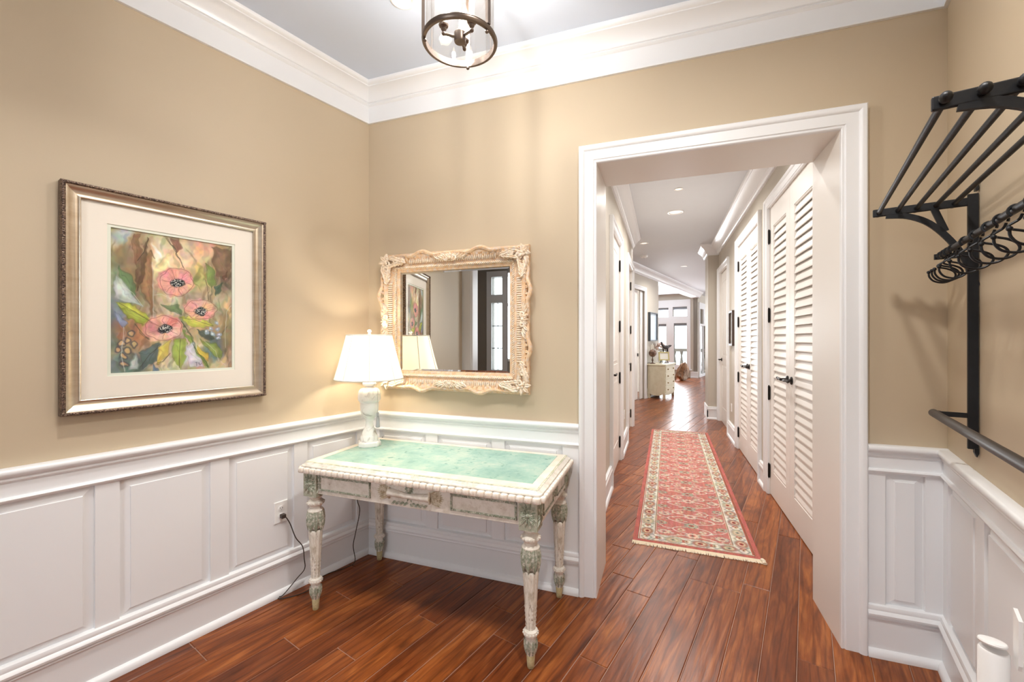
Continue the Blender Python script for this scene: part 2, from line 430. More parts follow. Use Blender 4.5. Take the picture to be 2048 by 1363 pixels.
# --- opening behind the camera and the grey entry beyond it
wall_rear = wall('wall_rear', (0, -0.98), 0, -3.9, 1.2, [(-2.60, 0.10, 0, 2.75)], mat='tan', thick=0.13, label='wall with the wide opening behind the camera')
mb = MB()
for x in (-2.775, 0.10): mb.box(x, x + 0.174, 0.13, 0.165, 0, 2.62); mb.box(x, x + 0.175, 0.13, 0.178, 2.62, 2.75); mb.box(x + 0.03, x + 0.145, 0.165, 0.174, 0.25, 2.55)
mb.box(-2.775, 0.275, 0.13, 0.17, 2.75, 2.92)
mb.build('opening_trim', M['white'], wall_rear)
jamb(wall_rear, -2.60, 0.10, 2.75, -0.01, 0.13, mat='white')
wall_entry = wall('wall_entry', (0, -3.50), 2 * R90, -1.1, 4.0, [(3.16, 3.40, 0.80, 2.20), (3.16, 3.40, 2.37, 2.74), (0.2, 1.9, 1.0, 2.75)], mat='grey', thick=0.15, label='grey entry wall with a tall window and an added daylight opening')
mb = MB()
mb = wall_mesh(3.05, 3.51, 0.68, 2.86, [(3.16, 3.40, 0.80, 2.20), (3.16, 3.40, 2.37, 2.74)], -0.03, 0.0)
mb.build('window_casing', M['white'], wall_entry)
mb = MB(); mb.box(3.16, 3.40, 0.05, 0.06, 0.80, 2.20); mb.box(3.16, 3.40, 0.05, 0.06, 2.37, 2.74); mb.build('pane', M['glass'], wall_entry)
mb = MB()
for z in (1.25, 1.72): mb.box(3.16, 3.40, 0.035, 0.05, z - 0.008, z + 0.008)
for x in (3.28,): mb.box(x - 0.006, x + 0.006, 0.035, 0.05, 0.80, 2.20)
mb.build('glazing_bar', M['darkmetal'], wall_entry)
mb = MB()  # frame of the unseen wide window, added to let daylight in
for x in (0.2, 1.025, 1.85): mb.box(x, x + 0.05, 0.03, 0.09, 1.0, 2.75)
for z in (1.0, 2.10, 2.69): mb.box(0.25, 1.85, 0.035, 0.085, z, z + 0.06)
mb.build('added_window_frame', M['white'], wall_entry)
struct(MB().box(-3.95, -3.80, -3.65, -0.90, 0, 3.2).build('wall_entry_left', M['grey']), 'grey side wall of the entry')
struct(MB().box(0.95, 1.10, -3.65, -0.90, 0, 3.2).build('wall_entry_right', M['grey']), 'grey right side wall of the entry')
# ceilings
struct(MB().box(-4.0, 1.5, -3.7, 2.60, ZC, ZC + 0.1).build('ceiling', M['ceiling']), 'flat white foyer ceiling')

# --- hall
wall_hall_left = wall('wall_hall_left', (-0.49, 0), R90, 2.75, 7.45, [(4.28, 5.22, 0, 2.56), (6.20, 7.28, 0, 2.56)], mat='hall_tan', label='left hall wall with a panelled door')
hall_base(wall_hall_left, 2.80, 4.19); hall_base(wall_hall_left, 5.31, 6.11)
crown(wall_hall_left, 2.80, 7.40, CROWN_H)
casing(wall_hall_left, 4.28, 5.22, 2.56, 0.92); casing(wall_hall_left, 6.20, 7.28, 2.56, 0.92)
jamb(wall_hall_left, 4.28, 5.22, 2.56, 0, 0.12); jamb(wall_hall_left, 6.20, 7.28, 2.56, 0, 0.12)
wall_hall_right = wall('wall_hall_right', (0.935, 0), -R90, -8.47, -2.75, [(-4.56, -3.25, 0, 2.665), (-6.30, -4.99, 0, 2.665), (-8.32, -7.22, 0, 2.60)], mat='hall_tan', label='right hall wall with the louvered closets')
for a, b in ((-7.13, -6.39), (-4.90, -4.65)): hall_base(wall_hall_right, a, b)
crown(wall_hall_right, -8.47, -2.80, CROWN_H)
for a, b, h in ((-4.56, -3.25, 2.665), (-6.30, -4.99, 2.665), (-8.32, -7.22, 2.60)):
    casing(wall_hall_right, a, b, h, 0.92); jamb(wall_hall_right, a, b, h, 0, 0.12)
MB().box(-6.5, -3.1, 0.30, 0.32, 0, 2.9).build('closet_back', M['hall_tan'], wall_hall_right)
mb = MB()
for x in (-6.5, -4.78, -3.1): mb.box(x - 0.01, x + 0.01, 0.12, 0.30, 0, 2.9)
mb.box(-6.5, -3.1, 0.12, 0.30, 2.88, 2.9); mb.build('closet_partition', M['hall_tan'], wall_hall_right)
wall_jog = wall('wall_jog', (0, 8.45), 0, 0.76, 1.02, [], mat='hall_tan', thick=0.55, label='short wall end where the hall widens')
hall_base(wall_jog, 0.742, 0.93)
vs = []
for y, z in CROWN_H: vs += [(0.95, y, z), (0.76 + y, y, z), (0.76 + y, 0.55, z)]
n = len(CROWN_H); fs = [(i*3 + k, i*3 + k + 1, ((i+1) % n)*3 + k + 1, ((i+1) % n)*3 + k) for i in range(n) for k in range(2)]
fs += [tuple(i*3 for i in range(n)), tuple(i*3 + 2 for i in range(n))]
MB().add(vs, fs).build('crown_moulding', M['white'], wall_jog, smooth=True)
MB().box(0.742, 0.76, -0.018, 0.55, 0, 0.226).build('baseboard_return', M['white'], wall_jog)
struct(MB().box(-4.5, 7.5, 2.60, 24.0, ZC, ZC + 0.1).build('ceiling_hall', M['ceiling_hall']), 'white hall ceiling running to the living room')

# --- living room end, turned 15 degrees to the hall
G0 = (1.19, 17.20)
EX = (math.cos(ANG), -math.sin(ANG)); EY = (math.sin(ANG), math.cos(ANG))
def G(x, y): return (G0[0] + EX[0]*x + EY[0]*y, G0[1] + EX[1]*x + EY[1]*y)
wall_far_left = wall('wall_far_left', (-0.42, 10.86), R90 - ANG, -3.3, 1.136, [(-0.83, -0.07, 0, 2.60)], mat='hall_tan', label='far angled wall behind the cream chest')
casing(wall_far_left, -0.83, -0.07, 2.60, 0.95); hall_base(wall_far_left, 0.03, 1.136)
crown(wall_far_left, -3.3, 6.4, CROWN_H)
MB().box(1.136, 6.5, 0.0, 0.25, 2.955, 3.16).build('ceiling_beam', M['white'], wall_far_left)
dl = MB().box(-0.83, -0.30, 0.09, 0.12, 0.01, 2.60); dl.box(-0.25, -0.07, 0.04, 0.07, 0.01, 2.60)
dl.build('door_slab', M['door_white'], wall_far_left)
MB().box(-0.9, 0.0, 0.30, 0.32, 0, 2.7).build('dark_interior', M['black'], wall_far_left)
MB().box(-0.33, -0.27, 0.075, 0.09, 1.03, 1.10).build('latch', M['darkmetal'], wall_far_left)
wall_far = wall('wall_far', G0, -ANG, -6.0, 0.0,
    [(-0.88, -0.36, 2.30, 2.66), (-0.84, -0.37, 0.45, 2.04), (-1.62, -1.04, 2.28, 2.64), (-1.45, -1.12, 0.45, 2.02), (-2.4, -1.75, 2.28, 2.64), (-2.3, -1.80, 0.45, 2.02)],
    mat='hall_tan', thick=0.15, label='far window wall of the living room')
hall_base(wall_far, -0.24, 0.02); 
def win(w, name, parts, y0=-0.04):
    mb = MB()
    for a, b, c, d in parts: mb.box(a, b, y0, 0.0, c, d)
    return mb.build(name, M['white'], w)
wall_mesh(-2.6, -0.245, 0.30, 2.93, [(-0.88, -0.36, 2.30, 2.66), (-0.84, -0.37, 0.45, 2.04), (-1.62, -1.04, 2.28, 2.64), (-1.45, -1.12, 0.45, 2.02), (-2.4, -1.75, 2.28, 2.64), (-2.3, -1.80, 0.45, 2.02)], -0.04, 0.0).build('window_casing', M['white'], wall_far)
MB().box(-0.90, -0.20, -0.085, 0.0, 0.27, 0.31).build('window_sill', M['white'], wall_far)
for a, b, c, d in ((-0.88, -0.36, 2.30, 2.66), (-0.84, -0.37, 0.45, 2.04), (-1.62, -1.04, 2.28, 2.64), (-1.45, -1.12, 0.45, 2.02), (-2.4, -1.75, 2.28, 2.64), (-2.3, -1.80, 0.45, 2.02)):
    MB().box(a, b, 0.06, 0.066, c, d).build('pane', M['glass'], wall_far)
mb = MB().tube([(-1.075, -0.09, 0.86), (-1.075, -0.10, 1.0), (-1.075, -0.09, 1.14)], 0.018, 6); mb.box(-1.10, -1.05, -0.06, -0.04, 0.82, 1.18); mb.build('pull_handle', M['darkmetal'], wall_far)
for a, b, c, d in ((-0.87, -0.36, 2.56, 2.66), (-0.84, -0.37, 1.94, 2.04), (-1.45, -1.12, 1.92, 2.02), (-1.6, -1.06, 2.56, 2.64)):
    MB().box(a, b, 0.02, 0.05, c, d).build('roller_shade', simple('grey_shade', (150, 158, 166), 0.8), wall_far)
# wall along the far glass doors (seen from its right side)
wall_far_side = wall('wall_far_side', G0, R90 - ANG, 0.0, 5.2, [(0.30, 0.95, 2.02, 2.58), (0.42, 1.62, 0.10, 1.95), (1.75, 4.5, 0.10, 2.15)], mat='hall_tan', thick=0.15, label='far wall with tall glass doors')
wall_mesh(0.18, 1.75, 0.0, 2.82, [(0.30, 0.95, 2.02, 2.58), (0.42, 0.82, 0.10, 1.95), (0.92, 1.62, 0.10, 1.95)], -0.04, 0.0).build('window_casing', M['white'], wall_far_side)
for a, b, c, d in ((0.30, 0.95, 2.02, 2.58), (0.42, 1.62, 0.10, 1.95)): MB().box(a, b, 0.05, 0.056, c, d).build('pane', M['glass'], wall_far_side)
MB().box(1.75, 4.5, 0.05, 0.056, 0.10, 2.15).build('pane', glass('teal_glass', (120, 160, 170)), wall_far_side)
MB().box(1.72, 4.5, 0.0, 0.05, 1.98, 2.15).build('valance', M['grey'], wall_far_side)
# shell pieces that close the place off the frame
for nm, mb, lb in (('wall_hall_return', MB().box(-1.6, -0.61, 7.33, 7.45, 0, 3.2), 'side passage wall off the hall'),
               ('wall_passage_end', MB().box(-1.72, -1.60, 7.33, 8.4, 0, 3.2), 'end wall of the side passage'),
               ('wall_living_front', MB().box(0.95, 7.2, 8.88, 9.0, 0, 3.2), 'front wall of the living room'),
               ('wall_living_back', MB().box(1.8, 7.2, 23.0, 23.15, 0, 3.2), 'rear wall of the living room')):
    struct(mb.build(nm, M['hall_tan']), lb)
wall('wall_living_right', (7.0, 0), -R90, -23.5, -8.9, [(-22.5, -19.0, 0.3, 2.8), (-18.0, -14.5, 0.3, 2.8), (-13.5, -10.0, 0.3, 2.8)], mat='hall_tan', label='right wall of the living room with wide openings added for daylight')  # unseen openings, added to brighten the far room from the side
o = MB().box(-5.4, 0.0, -0.1, 0.02, 0, 3.2).build('wall_living_side', M['hall_tan']); p = G(0.0, -5.24); at_frame(o, (p[0], p[1], 0), -ANG); struct(o, 'wall behind the far angled wall')
o = MB().box(-5.4, -5.28, -5.3, 0.1, 0, 3.2).build('wall_living_left', M['hall_tan']); at_frame(o, (G0[0], G0[1], 0), -ANG); struct(o, 'left wall of the living room')
# balcony balustrade outside the far windows
bal = empty('balustrade', (*G(-1.0, 1.6), 0.0), -ANG)
tag(bal, 'pale stone balustrade on the balcony outside the far window', 'balustrade')
MB().box(-2.6, 1.4, -0.12, 0.12, 0.92, 1.04).build('top_rail', simple('pale_stone', (214, 208, 198), 0.8), bal)
MB().box(-2.6, 1.4, -0.12, 0.12, 0.0, 0.14).build('plinth', bpy.data.materials['pale_stone'], bal)
bme = MB().lathe([(0.07, 0.14), (0.07, 0.20), (0.045, 0.24), (0.075, 0.40), (0.07, 0.50), (0.035, 0.70), (0.035, 0.78), (0.06, 0.84), (0.07, 0.92)], 10).mesh('baluster', bpy.data.materials['pale_stone'], True)
for k in range(14): place(bme, 'baluster', bal, (-2.45 + 0.28 * k, 0, 0))
balc = MB().box(-6, 1.2, 0.15, 3.0, -0.1, -0.02).build('floor_balcony', bpy.data.materials['pale_stone']); at_frame(balc, (G0[0], G0[1], 0), -ANG); struct(balc, 'pale balcony floor beyond the far windows')

# --- the floor and its planks, laid parallel to the left wall
floor = struct(MB().box(-6.5, 8.0, -3.8, 24.0, -0.06, -0.0035).build('floor', M['groove']), 'reddish brown hand-scraped hickory plank floor')
PW = 0.137
rnd = random.Random(7)
def plank_geo(mb, x0, x1, y0, y1):
    b = 0.0032; g = 0.0014; x0 += g; x1 -= g; y0 += g; y1 -= g
    vs = [(x0, y0, -0.0035), (x1, y0, -0.0035), (x1, y1, -0.0035), (x0, y1, -0.0035), (x0 + b, y0 + b, 0), (x1 - b, y0 + b, 0), (x1 - b, y1 - b, 0), (x0 + b, y1 - b, 0)]
    return mb.add(vs, [(4, 5, 6, 7), (0, 1, 5, 4), (1, 2, 6, 5), (2, 3, 7, 6), (3, 0, 4, 7)])
def w2p(x, y):  # world -> plank frame (along, across)
    return (x * math.sin(ANG) + y * math.cos(ANG), x * math.cos(ANG) - y * math.sin(ANG))
def p2w(a, c): return (a * math.sin(ANG) + c * math.cos(ANG), a * math.cos(ANG) - c * math.sin(ANG))
def zone(x, y):
    """1 = shown large (own objects), 2 = far or behind (joined)"""
    xl = -1.903 - (2.415 - y) * math.tan(ANG); xr = 1.183 - (2.418 - y) * math.tan(ANG)
    if 0.95 < y < 2.80 and xl - 0.08 < x < xr + 0.08:
        return 1 if y > 1.25 or x > -0.6 else 2
    if 2.70 <= y < 8.0 and -0.55 < x < 1.0: return 1
    if -1.0 < y <= 1.25 and -3.0 < x < 1.2: return 2
    if y >= 7.9 and -1.8 < x < 7.2: return 2
    if y <= -0.9 and -4 < x < 1.2: return 2
    return 0
LENS = [0.38, 0.62, 0.86, 1.12, 1.4, 1.75]
pme = {l: plank_geo(MB(), 0, l, 0, PW).mesh('plank', M['plank']) for l in LENS}
rest = MB(); n_planks = 0
for r in range(-58, 62):
    c0 = -0.17 + r * PW
    a = -5.0 + rnd.random() * 1.2
    while a < 25:
        l = rnd.choice(LENS)
        zs = {zone(*p2w(a + l * t, c0 + PW * u)) for t in (0.02, 0.35, 0.65, 0.98) for u in (0.1, 0.9)}
        if 1 in zs and n_planks < 300:
            wx, wy = p2w(a, c0 + PW)
            place(pme[l], 'plank', floor, (wx, wy, 0), (0, 0, R90 - ANG)); n_planks += 1
        elif zs - {0}:
            i0 = len(rest.v); plank_geo(rest, a, a + l, c0, c0 + PW)
            for i in range(i0, len(rest.v)):
                x, y, z = rest.v[i]; rest.v[i] = (x, -y, z)
            # along, -across in a frame turned by 90-ANG
        a += l
po = rest.build('far_planks', M['plank'], floor); po.rotation_euler = (0, 0, R90 - ANG); po['kind'] = 'stuff'
# ------------------------------------------------------------------ doors
def hinge(parent, x, z, y=-0.009):
    mb = MB().box(x - 0.016, x + 0.016, y, y + 0.006, z, z + 0.12)
    mb.lathe([(0.008, 0), (0.008, 0.12)], 8, (x, y - 0.003, z)); mb.ball((x, y - 0.003, z + 0.124), 0.007, 6, 4); mb.ball((x, y - 0.003, z - 0.004), 0.007, 6, 4)
    return mb.build('hinge', M['darkmetal'], parent, smooth=True)
def lever(parent, x, z, dirx, y=0.0):
    mb = MB()
    rose = MB().lathe([(0.031, 0), (0.031, 0.006), (0.024, 0.012), (0.012, 0.014), (0.010, 0.05), (0.012, 0.052)], 14); rose.xf(Matrix.Translation((x, y, z)) @ Matrix.Rotation(R90, 4, 'X'))
    mb.add(rose.v, rose.f)
    mb.tube([(x - dirx*0.012, y - 0.052, z), (x + dirx*0.02, y - 0.054, z + 0.002), (x + dirx*0.06, y - 0.054, z + 0.006), (x + dirx*0.095, y - 0.05, z - 0.004), (x + dirx*0.115, y - 0.05, z + 0.004)], [0.011, 0.010, 0.008, 0.009, 0.006], 8)
    mb.ball((x + dirx*0.118, y - 0.05, z + 0.004), 0.009, 8, 5)
    return mb.build('door_handle', M['darkmetal'], parent, smooth=True)
LEAF_W, LEAF_H, ST = 0.655, 2.655, 0.115
SLAT = MB()
sw = LEAF_W - 2 * ST
pr = [(0.0, 0.0), (0.006, -0.002), (0.025, 0.064), (0.023, 0.070), (0.018, 0.070), (0.0, 0.008)]
SLAT.extr_x(pr, 0.0, sw)
slat_me = SLAT.mesh('louver_slat', M['door_white'])
def louver_leaf(n, x, hinge_left, label):
    d = empty('door_%d' % n, (0, 0, 0)); struct(d, label)
    d.parent = None; d.location = (0.935 + 0.006, -x, 0.008); d.rotation_euler = (0, 0, -R90)
    W = LEAF_W - 0.002
    fr = MB(); fr.box(0.001, ST, 0, 0.036, 0, LEAF_H); fr.box(W - ST, W, 0, 0.036, 0, LEAF_H); fr.box(ST, W - ST, 0, 0.036, 0, 0.225); fr.box(ST, W - ST, 0, 0.036, 2.47, LEAF_H)
    fr.build('frame', M['door_white'], d)
    # sticking bead round the louvers
    bd = MB()
    for a, b, c, e in ((ST, ST + 0.008, 0.225, 2.47), (W - ST - 0.008, W - ST, 0.225, 2.47), (ST, W - ST, 0.225, 0.233), (ST, W - ST, 2.462, 2.47)): bd.box(a, b, 0.004, 0.03, c, e)
    bd.build('sticking', M['door_white'], d)
    k = 0; z = 0.236
    while z < 2.44:
        place(slat_me, 'louver_slat', d, (ST - 0.001, 0.002, z)); z += 0.0655; k += 1
    hx = 0.0 if hinge_left else W
    for hz in (2.333, 1.602, 0.878, 0.152): hinge(d, hx, hz)
    if hinge_left: lever(d, W - 0.055, 1.115, -1)
    else: lever(d, 0.055, 1.115, 1)
    return d
louver_leaf(1, -4.56 + 0.001, True, 'far leaf of the near pair of white louvered closet doors')
louver_leaf(2, -3.905 + 0.001, False, 'near leaf of the near pair of louvered closet doors, half hidden by the jamb')
louver_leaf(3, -6.30 + 0.001, True, 'far leaf of the far pair of white louvered closet doors')
louver_leaf(4, -5.645 + 0.001, False, 'near leaf of the far pair of white louvered closet doors')
def panel_door(n, w, h, loc, rz, panels, label, hinge_left=False, lev=True, lev_dir=None):
    d = empty('door_%d' % n, loc, rz); struct(d, label)
    MB().box(0, w, 0.006, 0.04, 0, h).build('slab', M['door_white'], d)
    fr = wall_mesh(0, w, 0, h, [(a, b, c, e) for a, b, c, e in panels], 0, 0.006); fr.build('frame', M['door_white'], d)
    for a, b, c, e in panels:
        q = panel_mesh(b - a, e - c); q.v = [(x, y * 0.35 + 0.0055, z) for x, y, z in q.v]
        place(q.mesh('door_panel', M['door_white']), 'door_panel', d, (a, 0, c))
    for hz in (h - 0.30, h * 0.6, h * 0.36, 0.155): hinge(d, 0.0 if hinge_left else w, hz)
    if lev: lever(d, w - 0.06 if hinge_left else 0.06, 1.08, -1 if hinge_left else 1)
    return d
panel_door(5, 0.934, 2.55, (-0.49 - 0.012, 4.283, 0.006), R90, [(0.13, 0.804, 0.26, 1.0), (0.13, 0.804, 1.16, 2.42)], 'white two-panel door in the left hall wall')
panel_door(6, 1.074, 2.55, (-0.49 - 0.03, 6.203, 0.006), R90, [(0.14, 0.934, 0.26, 1.0), (0.14, 0.934, 1.16, 2.42)], 'white door set deep in the second left hall opening')
panel_door(7, 1.094, 2.59, (0.935 + 0.03, 8.317, 0.006), -R90, [(0.14, 0.954, 0.26, 1.0), (0.14, 0.954, 1.16, 2.42)], 'white door at the far end of the right hall wall')

# ------------------------------------------------------------------ writing table
TX0, TX1, TY0, TY1, TZ = -1.835, -0.478, 1.735, 2.395, 0.797
PAINT = two_tone('distressed_white_paint', (232, 226, 216), (208, 199, 184), 0.56, 0.10, 26, 0.55, (128, 96, 66), 0.72, 60, 0.35)
PAINTV = two_tone('distressed_white_legs', (230, 224, 212), (190, 180, 160), 0.56, 0.08, 30, 0.55, (120, 92, 62), 0.64, 70, 0.4, (1, 1, 0.35))
GREEN = two_tone('worn_sage_green', (150, 158, 138), (216, 212, 200), 0.53, 0.08, 75, 0.55, (112, 116, 96), 0.62, 50, 0.5)
GADR = two_tone('worn_gadroon_white', (240, 232, 222), (222, 202, 180), 0.60, 0.10, 32, 0.5, (160, 112, 80), 0.70, 48, 0.3)
OCHRE = two_tone('worn_ochre_foot', (200, 188, 146), (166, 150, 108), 0.55, 0.1, 40, 0.5)
def green_leather():
    m, nt, b, N, L = new_mat('mottled_green_leather')
    tc = N.new('ShaderNodeTexCoord')
    n1 = N.new('ShaderNodeTexNoise'); n1.inputs['Scale'].default_value = 6; n1.inputs['Detail'].default_value = 9; n1.inputs['Roughness'].default_value = 0.7; L.new(tc.outputs['Object'], n1.inputs['Vector'])
    r = N.new('ShaderNodeValToRGB'); e = r.color_ramp.elements
    e[0].position = 0.30; e[0].color = lin(130, 172, 160); e[1].position = 0.72; e[1].color = lin(202, 216, 198)
    k = e.new(0.5); k.color = lin(160, 197, 182)
    L.new(n1.outputs['Fac'], r.inputs['Fac'])
    n2 = N.new('ShaderNodeTexNoise'); n2.inputs['Scale'].default_value = 26; n2.inputs['Detail'].default_value = 8; L.new(tc.outputs['Object'], n2.inputs['Vector'])
    mr = N.new('ShaderNodeMapRange'); mr.inputs['From Min'].default_value = 0.60; mr.inputs['From Max'].default_value = 0.70; L.new(n2.outputs['Fac'], mr.inputs['Value'])
    mx = N.new('ShaderNodeMix'); mx.data_type = 'RGBA'; L.new(mr.outputs[0], mx.inputs['Factor']); L.new(r.outputs['Color'], mx.inputs['A']); mx.inputs['B'].default_value = lin(118, 162, 146)
    L.new(mx.outputs['Result'], b.inputs['Base Color']); b.inputs['Roughness'].default_value = 0.24
    bp = N.new('ShaderNodeBump'); bp.inputs['Strength'].default_value = 0.10; bp.inputs['Distance'].default_value = 0.002; L.new(n2.outputs['Fac'], bp.inputs['Height']); L.new(bp.outputs[0], b.inputs['Normal'])
    return m
table = empty('writing_table', (0, 0, 0.0)); tag(table, 'distressed white and sage writing table with green leather top in the corner', 'table')
# top : board with a stepped edge, gadroon lobes under it, four frame boards and the inset leather
def rounded(x0, x1, y0, y1, r, n=4):
    pts = []
    for cx, cy, a0 in ((x1 - r, y0 + r, -90), (x1 - r, y1 - r, 0), (x0 + r, y1 - r, 90), (x0 + r, y0 + r, 180)):
        for k in range(n + 1):
            t = math.radians(a0 + 90 * k / n); pts.append((cx + r * math.cos(t), cy + r * math.sin(t)))
    return pts
def ringstack(mb, rings):
    """rings: list of (pts, z); closed solid"""
    n = len(rings[0][0]); vs = [(x, y, z) for pts, z in rings for x, y in pts]
    fs = [(k*n + j, k*n + (j+1) % n, (k+1)*n + (j+1) % n, (k+1)*n + j) for k in range(len(rings)-1) for j in range(n)]
    fs += [tuple(range(n-1, -1, -1)), tuple(range((len(rings)-1)*n, len(rings)*n))]
    return mb.add(vs, fs)
RR = lambda i, r=0.03: rounded(TX0 + i, TX1 - i, TY0 + i, TY1 - i, max(0.008, r - i * 0.4))
top = ringstack(MB(), [(RR(0.026), 0.742), (RR(0.020), 0.745), (RR(0.020), 0.770), (RR(0.014), 0.7745), (RR(0.015), 0.780), (RR(0.024), 0.784), (RR(0.028), 0.791), (RR(0.034), 0.7945)]).build('table_top', PAINT, table, smooth=True)
GREENLINE = two_tone('worn_green_line', (176, 182, 152), (230, 224, 208), 0.5, 0.1, 40, 0.5)
gl = MB()
for a, b, c, d in ((TX0 + .036, TX1 - .036, TY0 + .032, TY0 + .042), (TX0 + .036, TX1 - .036, TY1 - .042, TY1 - .032), (TX0 + .032, TX0 + .042, TY0 + .0425, TY1 - .0425), (TX1 - .042, TX1 - .032, TY0 + .0425, TY1 - .0425)):
    gl.box(a, b, c, d, 0.790, 0.7955)
gl.build('green_line', GREENLINE, top)
fi = 0.040; fx = 0.078; ff = 0.100; fb = 0.074
def trapz(p): return MB().extr_z(p, 0.786, 0.7975)
CREAM = two_tone('aged_cream_paint', (240, 232, 219), (228, 214, 192), 0.55, 0.12, 10, 0.4, (186, 150, 112), 0.76, 40, 0.15)
trapz([(TX0 + fi, TY0 + fi), (TX1 - fi, TY0 + fi), (TX1 - fx, TY0 + ff), (TX0 + fx, TY0 + ff)]).build('frame_board', CREAM, top)
trapz([(TX1 - fi, TY0 + fi), (TX1 - fi, TY1 - fi), (TX1 - fx, TY1 - fb), (TX1 - fx, TY0 + ff)]).build('frame_board', CREAM, top)
trapz([(TX1 - fi, TY1 - fi), (TX0 + fi, TY1 - fi), (TX0 + fx, TY1 - fb), (TX1 - fx, TY1 - fb)]).build('frame_board', CREAM, top)
trapz([(TX0 + fi, TY1 - fi), (TX0 + fi, TY0 + fi), (TX0 + fx, TY0 + ff), (TX0 + fx, TY1 - fb)]).build('frame_board', CREAM, top)
lea = MB().box(TX0 + fx + .002, TX1 - fx - .002, TY0 + ff + .002, TY1 - fb - .002, 0.786, 0.7968).build('leather_inset', green_leather(), table); lea['label'] = 'mottled green leather inset'
# gadroon lobes
lob = MB()
for i, (wx, hz) in enumerate(((0.0, 0), )):
    lob.ball((0, 0, 0), (0.0178, 0.0175, 0.0150), 12, 8)
lob.v = [tuple(math.copysign(abs(c / r) ** 0.5 * r, c) for c, r in zip(v, (0.0178, 0.0175, 0.0150))) for v in lob.v]
lob.box(0.0178, 0.0194, -0.011, 0.004, -0.012, 0.012)
lob_me = lob.mesh('gadroon_lobe', GADR, True)
def lobes(p, q, rz):
    p, q = Vector(p), Vector(q); n = max(1, round((q - p).length / 0.0372))
    for k in range(n):
        c = p + (q - p) * ((k + 0.5) / n)
        place(lob_me, 'gadroon_lobe', top, (c.x, c.y, 0.7575), (0, 0, rz))
e = 0.015
lobes((TX0 + e, TY0 + e, 0), (TX1 - e, TY0 + e, 0), 0); lobes((TX1 - e, TY0 + 0.02, 0), (TX1 - e, TY1 - e, 0), R90)
lobes((TX0 + e, TY1 - e, 0), (TX0 + e, TY0 + 0.02, 0), -R90)
# apron
AY = 1.790; AX0, AX1 = -1.785, -0.528; AYB = 2.345
LB = 0.084
apron = MB(); apron.box(AX0 + LB/2, AX1 - LB/2, AY - 0.018, AY + 0.012, 0.632, 0.750)
apron.build('front_apron', PAINT, table, bevel=0.002)
MB().box(AX0 + LB/2, AX1 - LB/2, AYB - 0.012, AYB + 0.012, 0.632, 0.75).build('back_apron', PAINT, table)
for x in (AX0 - 0.002, AX1 + 0.002):
    sa = MB().box(x - 0.016, x + 0.016, AY + 0.03, AYB - 0.03, 0.632, 0.75).build('side_apron', PAINT, table)
    sg = 1 if x > -1 else -1
    fr = MB()
    for a, b, c, d in ((AY + .06, AY + .24, .725, .731), (AY + .06, AY + .24, .655, .661), (AY + .06, AY + .066, .655, .731), (AY + .234, AY + .24, .655, .731), (AY + .32, AYB - .05, .725, .731), (AY + .32, AYB - .05, .655, .661), (AY + .32, AY + .326, .655, .731), (AYB - .056, AYB - .05, .655, .731)):
        fr.box(x + sg*0.015, x + sg*0.021, a, b, c, d)
    fr.ball((x + sg*0.018, AY + 0.28, 0.693), (0.012, 0.022, 0.03), 8, 5)
    fr.build('carving', GREEN, sa, smooth=True)
# beaded drawer panels on the front
YF = AY - 0.018
for xa, xb in ((-1.708, -1.382), (-0.935, -0.607)):
    MB().box(xa + .012, xb - .012, YF - 0.001, YF + 0.001, 0.662, 0.720).build('drawer_panel', PAINT, table)
    fr = MB(); z0, z1 = 0.652, 0.730
    for a, b, c, d in ((xa, xb, z1 - .010, z1), (xa, xb, z0, z0 + .010), (xa, xa + .010, z0, z1), (xb - .010, xb, z0, z1)): fr.box(a, b, YF - 0.004, YF, c, d)
    n = 34
    for k in range(n):
        x = xa + .005 + (xb - xa - .01) * k / (n - 1)
        for z in (z0 + .005, z1 - .005): fr.ball((x, YF - 0.004, z), (0.0042, 0.004, 0.0042), 6, 4)
    for k in range(1, 8):
        z = z0 + .005 + (z1 - z0 - .01) * k / 8
        for x in (xa + .005, xb - .005): fr.ball((x, YF - 0.004, z), (0.0042, 0.004, 0.0042), 6, 4)
    fr.build('beaded_frame', GREEN, table, smooth=True)
# crossed torches, ribbon rosette and leaf garland
xc = -1.158
tor = MB(); tor.tube([(xc - 0.115, YF - 0.002, 0.697), (xc, YF - 0.006, 0.690), (xc + 0.115, YF - 0.002, 0.694)], [0.021, 0.013, 0.021], 10)
tor.build('carved_torch', PAINT, table, smooth=True)
for sgn in (-1, 1):
    fl = MB()
    for k in range(9):
        t = (k - 4) / 4; x0 = xc + sgn * 0.115
        fl.leaf((x0, YF, 0.695 + t * 0.016), (x0 + sgn * (0.075 - 0.02 * abs(t)), YF, 0.695 + t * 0.040), (0, -1, 0), 0.018, 0.006, 4)
    fl.tube([(xc + sgn*0.112, YF - 0.004, 0.668), (xc + sgn*0.116, YF - 0.014, 0.695), (xc + sgn*0.112, YF - 0.004, 0.722)], 0.006, 6)
    fl.build('carved_flame', two_tone('worn_flame_white', (224, 214, 196), (170, 150, 118), 0.52, 0.1, 60, 0.6), table, smooth=True)
rs = MB()
for k in range(10):
    t = 2 * math.pi * k / 10; rs.leaf((xc, YF, 0.722), (xc + 0.027 * math.cos(t), YF, 0.722 + 0.025 * math.sin(t)), (0, -1, 0), 0.014, 0.008, 3)
rs.ball((xc, YF - 0.006, 0.722), (0.012, 0.006, 0.012), 8, 5)
for sg in (-1, 1): rs.leaf((xc, YF, 0.70), (xc + sg * 0.012, YF, 0.660), (0, -1, 0), 0.014, 0.006, 3)
rs.build('carved_rosette', GREEN, table, smooth=True)
ga = MB()
